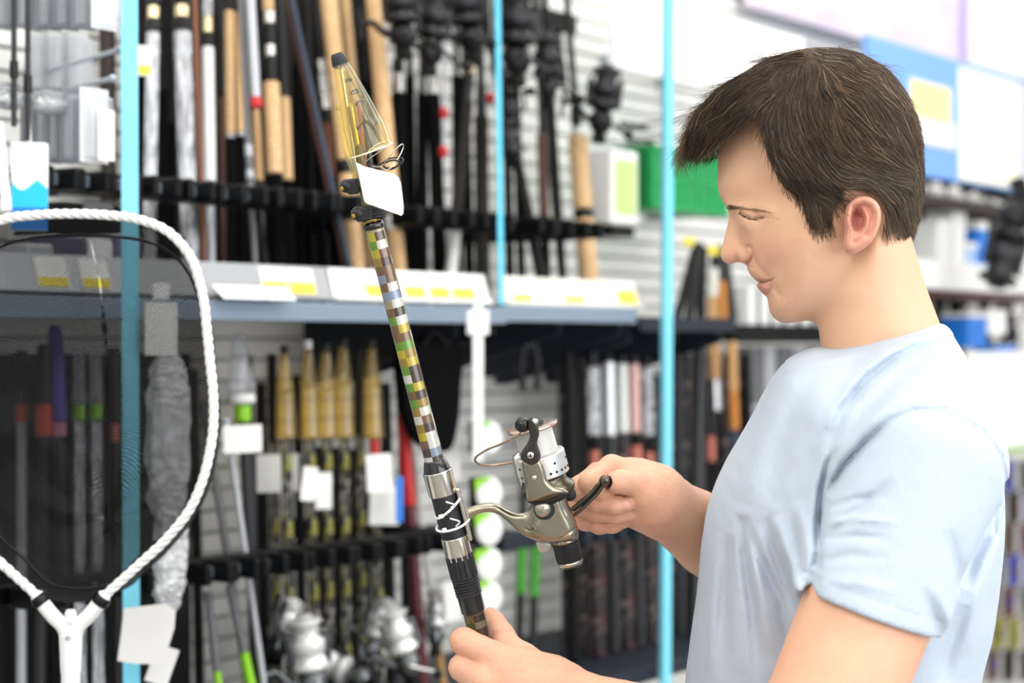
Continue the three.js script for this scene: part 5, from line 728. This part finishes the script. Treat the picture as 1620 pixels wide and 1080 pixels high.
// white clip strip with a square head, and round disc packs under it
{ const t = onWall('clip_strip', 'white hanging strip with a square head below the shelf end', 'strip', 756, 590, 0.36); t.rotation.y = TURN * 0.4; const k = deep(756, 0.36) / FOCAL; part('head', box(38 * k, 40 * k, 0.006, 0, 80 * k, 0, 0.003), M.white, t); part('tab', box(16 * k, 16 * k, 0.006, 0, 106 * k, 0, 0.002), M.white, t); part('stem', box(18 * k, 200 * k, 0.004, 0, -40 * k, 0, 0.001), M.white, t); }
for (const [i, [y, lab]] of [[692, 'topmost round white disc pack under the clip strip'], [780, 'second round white disc pack, beside the bail wire'], [836, 'third round white disc pack, under the reel stem'], [892, 'fourth round white disc pack in the column'], [944, 'lowest round white disc pack, above the thumb']].entries()) { const t = onWall('disc_pack', lab, 'package', 773, y, 0.34); t.rotation.y = TURN * 0.35; const k = deep(773, 0.34) / FOCAL; part('disc', lathe([[0, -0.006], [23 * k, -0.006], [25 * k, 0], [23 * k, 0.006], [0, 0.006]], 28).rotateX(Math.PI / 2).scale(0.9, 1.1, 1), M.white, t); part('lime_corner', extrude([[-24, 2], [-26, 22], [-8, 27], [4, 24], [-14, 14]].map(([a, b]) => [a * k, b * k]), 0.004, 0, false).translate(0, 0, 0.006), M.lime, t); part('backing', box(44 * k, 50 * k, 0.003, -8 * k, 0, -0.008, 0.001), M.satin, t); }
// black nylon bag and pliers under the shelf
{ const t = onWall('rod_bag', 'black nylon bag hanging under the shelf behind the held rod', 'bag', 676, 636, 0.29), k = deep(708, 0.2) / FOCAL; t.rotation.y = TURN * 0.5; part('body', extrude([[-46, 90], [48, 90], [52, 20], [46, -40], [30, -74], [-20, -60], [-44, -10]].map(([a, b]) => [a * k, b * k]), 0.04, 0.014), M.foam, t); part('strap', tube([[-0.02, 0.09, 0.03], [0, 0.11, 0.03], [0.02, 0.09, 0.03]], 0.003, 16, 6), M.satin, t);
  const q = onWall('pliers', 'black-handled pliers hanging under the shelf right of the clip strip', 'pliers', 838, 560, 0.2), m = deep(838, 0.2) / FOCAL; q.rotation.y = TURN * 0.4; for (const s of [-1, 1]) part('handle', tube([[s * 4 * m, 20 * m, 0], [s * 12 * m, 0, 0], [s * 14 * m, -26 * m, 0], [s * 12 * m, -52 * m, 0]], 5.5 * m, 16, 10), M.black, q); part('jaw', join([tube([[3 * m, 20 * m, 0], [5 * m, 40 * m, 0], [0, 62 * m, 0]], 4 * m, 12, 8), mv(rod(7 * m, 7 * m, -3 * m, 3 * m, 16).rotateX(Math.PI / 2), 0, 20 * m, 0)]), M.steel, q); }
// top left: pegs with clear packs, white card, knotted bags, cords
M.darkbrown = std(0x2a1c14, 0.5); M.packgrey = std(0x85878c, 0.5); M.packpale = std(0xb9bab8, 0.5);
const pack = (lab, px, py, w, h, o, m = M.clear, mats = M.white, cat = 'package') => { const k = deep(px, o) / FOCAL, t = onWall('blister_pack', lab, cat, px, py, o); part('backing', box(w * k * 1.3, h * k, 0.0015, 0, 0, -0.008), mats, t); part('blister', box(w * k * 1.15, h * k * 0.86, 0.016, 0, -h * k * 0.04, 0, 0.005), m, t); return t; };
for (const [i, [x, o]] of [[12, 0.3], [52, 0.33], [84, 0.36], [112, 0.39], [140, 0.42], [172, 0.45]].entries()) pack(['clear pack at the picture\'s left top corner', 'clear pack second in the top left row', 'clear pack third in the top left row', 'clear pack fourth in the top left row', 'clear pack fifth in the top left row', 'whiter clear pack beside the wide cyan strip at the top'][i], x, 4, 40, 84, o, M.clear, i === 5 ? M.white : M.packgrey);
for (const [i, [x, o]] of [[62, 0.3], [82, 0.33], [102, 0.36], [124, 0.39], [156, 0.43]].entries()) { const t = pack(['clear box rearmost on the sloping peg', 'clear box second from the back of the sloping peg', 'clear box in the middle of the sloping peg', 'clear box behind the labelled one on the sloping peg', 'frontmost clear box with a white label on the sloping peg'][i], x, 198, 44, 118, o, M.clear, i === 4 ? M.white : M.packgrey); if (i === 4) part('label', box(0.025, 0.06, 0.001, 0.004, -0.012, 0.009), M.paper, t); }
for (const [i, [x, o]] of [[66, 0.1], [98, 0.12], [130, 0.14]].entries()) pack(['pale tall pack behind the pegs, nearest the cords', 'pale tall pack behind the pegs, middle one', 'pale tall pack behind the pegs, next to the dark rod'][i], x, 104, 30, 116, o, M.clear, M.packpale);
U('dark brown rod standing left of the wide cyan strip at the top', [172, 330, 170, 100], [0.06, 0.055], '-60:e:13:darkbrown:tube');
{ const t = thing('drawer_box', 'low black box under the clear boxes, behind the net hoop', 'box', W(sAt(138, 0.14), SH + 0.001, 0.14), TURN); const k = deep(138, 0.14) / FOCAL; part('body', box(200 * k, 150 * k, 0.1, 0, 75 * k, 0, 0.004), M.satin, t); part('label', box(60 * k, 24 * k, 0.002, -30 * k, 140 * k, 0.051), M.grey, t); }
{ const peg = (lab, a, b, oa, ob) => { const A = wp(...a, oa), B = wp(...b, ob), t = thing('peg_hook', lab, 'hook', A); const d = B.clone().sub(A); part('rod', tube([[0, 0, 0], d.clone().multiplyScalar(0.5).toArray(), d.toArray()], 0.0032, 12, 10), M.steel, t); part('tip', mv(new THREE.SphereGeometry(0.005, 12, 10), ...d.toArray()), M.steel, t); part('plate', box(0.03, 0.03, 0.004, 0, 0, 0, 0.001).rotateY(TURN), M.steel, t); };
  peg('upper steel peg sloping up to the wide cyan strip', [52, 119], [188, 79], 0.02, 0.4); peg('lower steel peg that carries the clear boxes', [82, 148], [178, 124], 0.02, 0.46);
  const wave = (() => { const c = document.createElement('canvas'); c.width = 128; c.height = 320; const x = c.getContext('2d'); x.fillStyle = '#fbfdff'; x.fillRect(0, 0, 128, 320); x.fillStyle = '#12c4f2'; x.beginPath(); x.moveTo(0, 140); x.bezierCurveTo(40, 210, 60, 150, 92, 136); x.lineTo(128, 168); x.lineTo(128, 320); x.lineTo(0, 320); x.fill(); x.fillStyle = '#1486e0'; x.fillRect(0, 236, 128, 84); const t = new THREE.CanvasTexture(c); t.colorSpace = THREE.SRGBColorSpace; return t; })();
  const k = deep(47, 0.42) / FOCAL, t = onWall('hang_card', 'white card with a blue wave on its lower half above the net', 'card', 47, 295, 0.42); t.rotation.y = TURN * 0.3; part('card', extrude([[-28, -70], [28, -70], [29, 66], [24, 70], [-24, 70], [-29, 66]].map(([a, b]) => [a * k, b * k]), 0.002, 0, false), M.white, t); part('print', mv(new THREE.PlaneGeometry(56 * k, 138 * k), 0, 0, 0.00125), std(0xffffff, 0.5, 0, { map: wave }), t); part('swivel', mv(rod(0.003, 0.0015, 0, 0.03, 10), 0, 70 * k, 0), M.chrome, t);
  for (const [lab, x, o] of [['dark cord left of the white wave card', 22, 0.41], ['dark cord that carries the white wave card', 44, 0.42]]) { const A = wp(x, lab.includes('carries') ? 222 : 200, o), q = thing('cord', lab, 'cord', A); part('line', mv(rod(0.0032, 0.0032, 0, 0.4, 10)), M.dgrey, q); part('crimp', mv(rod(0.005, 0.005, 0.055, 0.075, 10)), M.black, q); } }
function crumple(lab, px, py, w, h, o, seed, name = 'plastic_bag', m) { // a soft lumpy bag
  const k = deep(px, o) / FOCAL, t = onWall(name, lab, 'bag', px, py, o), g = new THREE.SphereGeometry(1, 40, 48), p = g.attributes.position;
  for (let i = 0; i < p.count; i++) { const x = p.getX(i), y = p.getY(i), z = p.getZ(i), s = (v, e) => Math.sign(v) * Math.pow(Math.abs(v), e), n = 1 + 0.28 * noise.noise(x * 2 + seed, y * 4, z * 2) + 0.2 * Math.abs(noise.noise(x * 5, y * 7 + seed, z * 5)); p.setXYZ(i, s(x, 0.7) * w * k * 0.5 * n, s(y, 0.6) * h * k * 0.5, s(z, 0.8) * w * k * 0.22 * n * (1 + 0.5 * noise.noise(y * 6, x * 3, seed))); }
  g.computeVertexNormals(); part('film', g, m, t); return t; }
const film = phys(0xf6f8fa, 0.2, 0.1, { transmission: 0.25, thickness: 0, bumpMap: foilBump, bumpScale: 0.008, clearcoat: 1, clearcoatRoughness: 0.1 });
crumple('knotted clear bag top at the left picture edge', 14, 152, 46, 44, 0.4, 1, 'plastic_bag', film); crumple('knotted clear bag top right of the two cords', 80, 162, 54, 40, 0.38, 2, 'plastic_bag', film);
crumple('long crumpled clear bag hanging right of the wide cyan strip', 266, 690, 76, 270, 0.44, 4, 'plastic_bag', film); crumple('lower crumpled clear bag ending beside the leaning grey rods', 268, 880, 58, 180, 0.45, 7, 'plastic_bag', film);
{ const t = card('white header card with a narrow neck over the crumpled bag', 255, 520, 46, 84, 0.46, 0, M.paper, 'header_card', 'card'); part('hook_tab', box(0.02, 0.02, 0.003, 0, 0.045, 0, 0.001), M.white, t); }
{ const k = deep(232, 0.5) / FOCAL, t = onWall('price_tag', 'large white paper tag hanging low right of the landing net', 'price tag', 232, 1008, 0.5); t.rotation.y = TURN * 0.4; part('sheet', extrude([[-36, 48], [30, 52], [46, 40], [44, 12], [34, -18], [22, -44], [-20, -40], [-46, -34], [-40, 10]].map(([a, b]) => [a * k, b * k]), 0.0012, 0, false), M.paper, t); } card('small folded white tag behind the large low one', 256, 1052, 34, 60, 0.49, -0.35); card('white card edge at the left picture border', 4, 262, 14, 140, 0.44, 0.1, M.white, 'hang_card', 'card');
// boxes on the shelf behind the net
for (const [lab, x, w, h, m] of [['pale box on the shelf behind the net, leftmost', 22, 44, 44, M.lgrey], ['purple-grey box on the shelf behind the net', 70, 46, 52, std(0x4a4560, 0.5)], ['white box on the shelf behind the net', 118, 40, 50, M.white], ['violet box on the shelf behind the net, next to the strip', 162, 44, 54, std(0x6d6688, 0.5)]]) { const o = 0.26, k = deep(x, o) / FOCAL, t = thing('carton', lab, 'box', W(sAt(x, o), SH + 0.0005 + h * k * 0.9, o), TURN); part('box', box(w * k * 1.25, h * k * 1.8, 0.1, 0, 0, 0, 0.003), m, t); part('flap', box(w * k * 1.2, 0.002, 0.09, 0, h * k * 0.9 + 0.001, 0), M.paper, t); }
// ------------------------------------------------------------------ landing net in front of the racks, standing on its handle
{
  const ND = 1.95, base = at(112, 540, ND); base.y = 0; const NP = (x, y, dz = 0) => at(x, y, ND).sub(base).add(V3(0, 0, dz));
  const half = [[112, 338], [165, 340], [215, 346], [262, 364], [298, 401], [318, 455], [330, 550], [338, 660], [326, 740], [302, 802], [262, 853], [206, 905], [162, 945]];
  const loop = [...half, ...half.slice(1).reverse().map(([x, y]) => [224 - x, y])], pts = loop.map(([x, y]) => NP(x, y));
  const open = new THREE.CatmullRomCurve3([...half.slice().reverse(), ...half.slice(1).map(([x, y]) => [224 - x, y])].map(([x, y]) => NP(x, y)), false, 'centripetal');
  const t = thing('landing_net', 'landing net with a white rope-bound hoop, black mesh bag and white forked handle', 'landing net', base);
  const len = open.getLength(), fr = new THREE.Group();
  const core = part('hoop', new THREE.TubeGeometry(open, 200, 0.0037, 10), M.white, t);
  for (let k = 0; k < 3; k++) { class H extends THREE.Curve { getPoint(u, o = V3()) { const p = open.getPointAt(clamp(u)), g = open.getTangentAt(clamp(u)), n = V3(0, 0, 1), b = g.clone().cross(n), a = u * len / 0.03 * Math.PI * 2 + k * 2.094; return o.copy(p).addScaledVector(n, Math.cos(a) * 0.0023).addScaledVector(b, Math.sin(a) * 0.0023); } } part('rope_strand', new THREE.TubeGeometry(new H(), 1400, 0.0031, 7), M.white, core); }
  // forked socket and handle
  const fork = (s) => tube([NP(112 + s * 51, 945), NP(112 + s * 30, 972), NP(112 + s * 10, 994), NP(112 + s * 4, 1030)], 0.0078, 24, 14);
  part('fork', join([fork(1), fork(-1), mv(rod(0.0105, 0.012, -0.034, 0.012, 24, 0.2), ...NP(112, 1018).toArray()), mv(rod(0.0062, 0.0062, -0.003, 0.012, 18, 0.3), ...NP(112, 982).toArray())]), M.white, t);
  part('screw', mv(rod(0.003, 0.003, 0, 0.0135, 14).rotateX(Math.PI / 2), ...NP(112, 1006).toArray()), M.lgrey, t);
  for (const s of [1, -1]) { const p = NP(112 + s * 48, 949); part('band', mv(rod(0.0096, 0.0096, -0.005, 0.005, 18).rotateZ(-s * 0.66), ...p.toArray()), M.black, t); }
  const top = NP(112, 1034); part('handle', mv(rod(0.0098, 0.0098, 0.0, top.y, 24, 0.1), 0, 0, 0), M.white, t);
  // bag of fine black mesh: one skin that sags back from the hoop and droops
  const cell = 0.0034, mt = dataTex(32, (u, v) => { const a = Math.abs(((u + v) % 1) - 0.5), b = Math.abs(((u - v + 1) % 1) - 0.5); return grey(Math.min(a, b) < 0.255 ? 255 : 0); });
  const netM = std(0x0c0c0e, 0.8, 0, { alphaMap: mt, transparent: true, side: THREE.DoubleSide });
  const ring = new THREE.CatmullRomCurve3(pts, true, 'centripetal'), NU = 120, NV = 26, P = [], UV = [], I = [], cen = NP(112, 640), per = ring.getLength();
  for (let j = 0; j <= NV; j++) for (let i = 0; i <= NU; i++) { const s = j / NV, p = ring.getPointAt(i / NU), k = 1 - 0.45 * s * s - 0.5 * Math.pow(s, 6), w = 0.012 * s * noise.noise(i * 0.15, j * 0.25, 3); P.push(cen.x + (p.x - cen.x) * k + w, cen.y + (p.y - cen.y) * k - 0.13 * s * s, cen.z - 0.19 * Math.sin(s * 1.45) + w); UV.push(i / NU * Math.round(per / cell), s * 0.32 / cell); }
  for (let j = 0; j < NV; j++) for (let i = 0; i < NU; i++) { const a = j * (NU + 1) + i, b = a + NU + 1; I.push(a, a + 1, b, a + 1, b + 1, b); }
  const g = new THREE.BufferGeometry(); g.setAttribute('position', new THREE.Float32BufferAttribute(P, 3)); g.setAttribute('uv', new THREE.Float32BufferAttribute(UV, 2)); g.setIndex(I); g.computeVertexNormals();
  const bag = part('mesh_bag', g, netM, t, 'fine black mesh');
  for (const [k, dz, dy, r] of [[0.93, -0.045, -0.006, 0.0016]]) part('drawcord', tube(loop.map(([x, y]) => { const p = NP(x, y); return [cen.x + (p.x - cen.x) * k, cen.y + (p.y - cen.y) * k + dy, cen.z + dz]; }), r, 120, 7, true), M.black, bag);
}
// ------------------------------------------------------------------ beyond the post: boards, boxes and the far reel shelves
function wallBox(name, lab, cat, x0, x1, y0, y1, o, m, th = 0.012, xr = x0, r = 0.003) { const s0 = sAt(x0, o), s1 = sAt(x1, o), t0 = yAt(xr, y0, o), t1 = yAt(xr, y1, o), t = thing(name, lab, cat, W((s0 + s1) / 2, Math.min(t0, t1), o), TURN); t.userData.size = [s1 - s0, Math.abs(t0 - t1)]; part('panel', box(s1 - s0, Math.abs(t0 - t1), th, 0, Math.abs(t0 - t1) / 2, 0, Math.min(r, th / 3)), m, t); return t; }
const board = wallBox('sign_board', 'large blank white board over the racks behind the man\'s forehead', 'sign', 968, 1266, 62, 172, 0.3, std(0xffffff, 0.5), 0.02, 1266); for (const s of [0.1, 0.4]) part('bracket', box(0.03, 0.03, 0.29, s * board.userData.size[0], board.userData.size[1] * 0.6, -0.155), M.steel, board);
{ const mur = dataTex(128, (u, v) => { const n = fbm(u * 3, v * 1.2, 4), m = fbm(u * 5 + 9, v * 2, 8); return [232 + n * 36 - Math.max(0, m) * 30, 220 + n * 30 - Math.max(0, m) * 40, 228 + n * 24]; }, true);
  const t = wallBox('wall_poster', 'pale lilac and pink blurred poster high on the wall above the man', 'poster', 1180, 1524, -130, 75, 0.03, std(0xffffff, 0.6, 0, { map: mur }), 0.02, 1400); part('edge_strip', box(0.05, t.userData.size[1], 0.006, t.userData.size[0] / 2 - 0.025, t.userData.size[1] / 2, 0.011), std(0xb9a4ea, 0.6), t);
  const b = wallBox('sign_board', 'blue sign with pale and yellow notices behind the man\'s head', 'sign', 1370, 1612, 127, 306, 0.3, std(0x7fb2ff, 0.5), 0.02, 1612), S = b.userData.size, note = (x0, x1, y0, y1, m, n) => { const u = (x) => (sAt(x, 0.3) - (sAt(1370, 0.3) + sAt(1612, 0.3)) / 2), hy = (y) => yAt((x0 + x1) / 2, y, 0.3) - yAt(1612, 306, 0.3); part(n, box(u(x1) - u(x0), Math.abs(hy(y0) - hy(y1)), 0.003, (u(x0) + u(x1)) / 2, (hy(y0) + hy(y1)) / 2, 0.0115), m, b); };
  note(1432, 1497, 132, 190, std(0xfff0a8, 0.6), 'notice'); note(1440, 1503, 190, 232, M.white, 'notice'); note(1510, 1606, 120, 292, std(0xfffbe2, 0.6), 'notice'); for (const s of [-0.4, 0.4]) part('bracket', box(0.03, 0.03, 0.29, s * S[0], S[1] * 0.6, -0.155), M.steel, b); }
{ const t = wallBox('tackle_crate', 'green see-through crate half behind the cyan post', 'crate', 998, 1118, 240, 336, 0.14, phys(0x22b565, 0.25, 0, { transmission: 0.3, thickness: 0 }), 0.1, 1055, 0.008), [w, h] = t.userData.size; for (let i = 0; i <= 5; i++) part('rib', box(0.006, h, 0.104, (i / 5 - 0.5) * (w - 0.006), h / 2, 0), M.mint, t); for (const y of [0.02, 0.5, 0.98]) part('rail', box(w, 0.006, 0.106, 0, h * y, 0), M.mint, t);
  const q = wallBox('carton', 'white package with a pale green side beside the long cork handle', 'package', 946, 990, 238, 358, 0.2, std(0xf4f6f2, 0.5), 0.06, 968, 0.008); part('print', box(q.userData.size[0] * 0.7, q.userData.size[1] * 0.7, 0.002, 0, q.userData.size[1] / 2, 0.031), std(0xcbe68f, 0.6), q); part('foot', box(q.userData.size[0] * 0.8, 0.02, 0.05, 0, -0.01, 0), M.black, q); }
for (const [lab, x, y] of [['upper thin wire hook left of the cyan post', 1000, 198], ['lower thin wire hook left of the cyan post', 1010, 222], ['thin wire hook behind the green crate', 1040, 345]]) { const t = onWall('wire_hook', lab, 'hook', x, y, 0.0); part('wire', tube([[0, 0, 0], [0, 0, 0.1], [0, 0.004, 0.2], [0, 0.02, 0.21]], 0.003, 16, 6), M.dgrey, t); part('bar', box(0.1, 0.008, 0.006, 0, 0, 0.004), M.dgrey, t); }
for (const [lab, x, y] of [['yellow shelf label under the green crate', 1090, 382], ['yellow shelf label close to the tip of the nose', 1128, 396]]) card(lab, x, y, 18, 14, 0.2, 0, M.yellow, 'price_tag', 'price tag');
{ const t = onWall('rod_rail', 'dark rail with slots under the man\'s chin', 'rail', 1230, 528, 0.16), w = sAt(1310, 0.16) - sAt(1168, 0.16); part('bar', box(w, 0.04, 0.03, 0, 0, 0, 0.004), M.rail, t); part('arm', box(0.03, 0.03, 0.15, 0, 0, -0.08), M.rail, t);
  for (const [i, x] of [1176, 1196, 1216, 1238, 1262, 1288].entries()) { const b = wallBox('carton', ['white upright box first behind the chin', 'white upright box second behind the chin', 'white upright box third behind the chin', 'white upright box fourth behind the chin', 'white upright box fifth behind the chin', 'white upright box last behind the chin'][i], 'box', x - 7, x + 7, 452, 516, 0.14, M.white, 0.05, x); part('end_band', box(b.userData.size[0] * 0.3, b.userData.size[1], 0.052, b.userData.size[0] * 0.5, b.userData.size[1] / 2, 0), M.satin, b); }
  for (const [i, x] of [1180, 1204, 1226, 1252, 1280].entries()) wallBox('carton', ['grey box below the slotted rail near the chest', 'pale box second below the slotted rail', 'grey box third below the slotted rail', 'pale box fourth below the slotted rail', 'grey box last below the slotted rail'][i], 'box', x - 8, x + 8, 548, 640, 0.12, i % 2 ? M.lgrey : M.grey, 0.05, x); }
wallBox('added_dark_panel', 'added dark panel behind the cork-handled rods of the upper shelf', 'panel', 205, 602, -60, 420, 0.012, std(0x15110e, 0.7), 0.01, 400);  // panel added to darken the bright gaps between the upper rods
wallBox('added_dark_panel', 'added dark panel behind the lower rods seen through the net', 'panel', -60, 300, 560, 1150, 0.012, std(0x17171a, 0.7), 0.01, 120);  // another added panel, darkening the wall between the lower rods
{ // far shelves with reels, right of the neck
  const maroon = std(0x4a1f22, 0.5), far = (lab, y, m, h) => { const s0 = sAt(1440, 0.35), s1 = sAt(1720, 0.35), yy = yAt(1545, y, 0.35), t = thing('shelf', lab, 'shelf', W((s0 + s1) / 2, yy, 0.175), TURN); part('board', box(s1 - s0, h * 0.7, 0.344, 0, -h * 0.35, 0), m, t); part('front_lip', box(s1 - s0, h, 0.006, 0, -h / 2, 0.172, 0.002), m, t); return yy; };
  const y1 = far('dark upper shelf with black reels under it, right of the nape', 318, std(0x241416, 0.5), 0.03), y2 = far('maroon-edged white shelf right of the neck', 462, maroon, 0.018);
  const lip = wallBox('price_holder', 'white price holder on the maroon shelf edge', 'price holder', 1440, 1720, 418, 461, 0.352, M.white, 0.008, 1545);
  for (const [i, x] of [1474, 1512, 1550, 1588, 1626].entries()) reel(true, `black reel ${['first', 'second', 'third', 'fourth', 'last'][i]} under the far upper shelf, counted from the nape`, x, 396 - (1545 - x) * 0.1, 0.14, 1.25, -0.6 + i * 0.2, Math.PI + 0.2 - i * 0.07);
  for (const [i, x] of [1484, 1508, 1556, 1596].entries()) reel(true, `black reel ${['first', 'second', 'third', 'last'][i]} under the maroon shelf, counted from the neck`, x, 520 - (1545 - x) * 0.03, 0.18, 1.25, -0.4 + i * 0.3, Math.PI - 0.1);
  reel(true, 'large black reel in front of the far upper shelf at the picture edge', 1600, 366, 0.52, 1.9, -0.5, 2.8);
  for (const [i, x] of [1468, 1498, 1530, 1566, 1604].entries()) reel(true, `black reel ${['first', 'second', 'third', 'fourth', 'last'][i]} on top of the far upper shelf, counted from the nape`, x, 298 + (x - 1545) * 0.25, 0.2, 0.75, 0.4 * i, 1.5);
  const cart = (lab, x0, x1, ya, yb, o, m) => { const t = wallBox('carton', lab, 'box', x0, x1, ya, yb, o, m, 0.07, (x0 + x1) / 2, 0.004); part('lid', box(t.userData.size[0] * 1.02, t.userData.size[1] * 0.12, 0.072, 0, t.userData.size[1] * 0.95, 0), M.white, t); };
  for (const [lab, x0, x1, ya, m] of [['white box nearest the nape on the maroon shelf', 1462, 1482, 350, M.white], ['tall white box on the maroon shelf', 1486, 1506, 336, M.white], ['pale blue box on the maroon shelf', 1509, 1524, 385, std(0xa9c8f0, 0.5)], ['blue box in the middle of the maroon shelf', 1527, 1541, 352, M.blue], ['tall blue box on the maroon shelf', 1544, 1560, 392, M.blue], ['low blue box on the maroon shelf', 1564, 1582, 414, M.blue], ['white box at the picture edge on the maroon shelf', 1588, 1616, 376, M.white]]) cart(lab, x0, x1, ya, 458, 0.3, m);
  for (const [lab, x0, x1, ya, yb, m] of [['bright blue box hanging right of the shoulder', 1510, 1540, 496, 550, M.blue], ['small blue box above the white panel', 1562, 1588, 544, 556, M.blue], ['white box beside the bright blue one', 1544, 1572, 490, 530, M.white]]) cart(lab, x0, x1, ya, yb, 0.3, m);
  const pn = wallBox('sign_board', 'white panel with a green lower edge right of the shoulder', 'sign', 1530, 1730, 556, 712, 0.34, std(0xfdfdf8, 0.5), 0.012, 1600); part('green_edge', box(pn.userData.size[0], 0.012, 0.014, 0, 0, 0), std(0x7fae3a, 0.5), pn); part('bracket', box(0.03, 0.03, 0.33, 0, pn.userData.size[1] * 0.5, -0.17), M.steel, pn);
  M.pane = phys(0xffffff, 0.1, 0, { transmission: 0.95, thickness: 0 }); const R = rng(31), cl = [['blue', std(0x2436a8, 0.4)], ['olive', std(0x8f8a1e, 0.5)], ['black', M.satin], ['grey', M.grey], ['maroon', M.maroon], ['charcoal', M.dgrey], ['brown', M.brown]];
  let n = 0; for (let r = 0; r < 7; r++) for (let c = 0; c < 3; c++) { const k = cl[(r * 3 + c * 5 + ((R() * 3) | 0)) % 7], x = 1574 + c * 26 + (r % 2) * 8, y = 752 + r * 50, w = ['first', 'second', 'third', 'fourth', 'fifth', 'sixth', 'lowest'][r]; const t = pack(`small ${k[0]}-backed pack ${['left', 'middle', 'right'][c]} in the ${w} row behind the man's back`, x, y, 34, 50, 0.06, M.pane, k[1]); t.remove(t.children[1]); part('lure', mv(new THREE.SphereGeometry(0.012, 12, 10).scale(0.7, 1.6, 0.5), 0, 0, -0.003), cl[(r + c * 2 + 1) % 7][1], t); part('hook', mv(rod(0.003, 0.003, -0.05, 0.0, 8).rotateX(Math.PI / 2), 0, 0.028, -0.01), M.steel, t); n++; }
}
renderer.render(scene, camera);
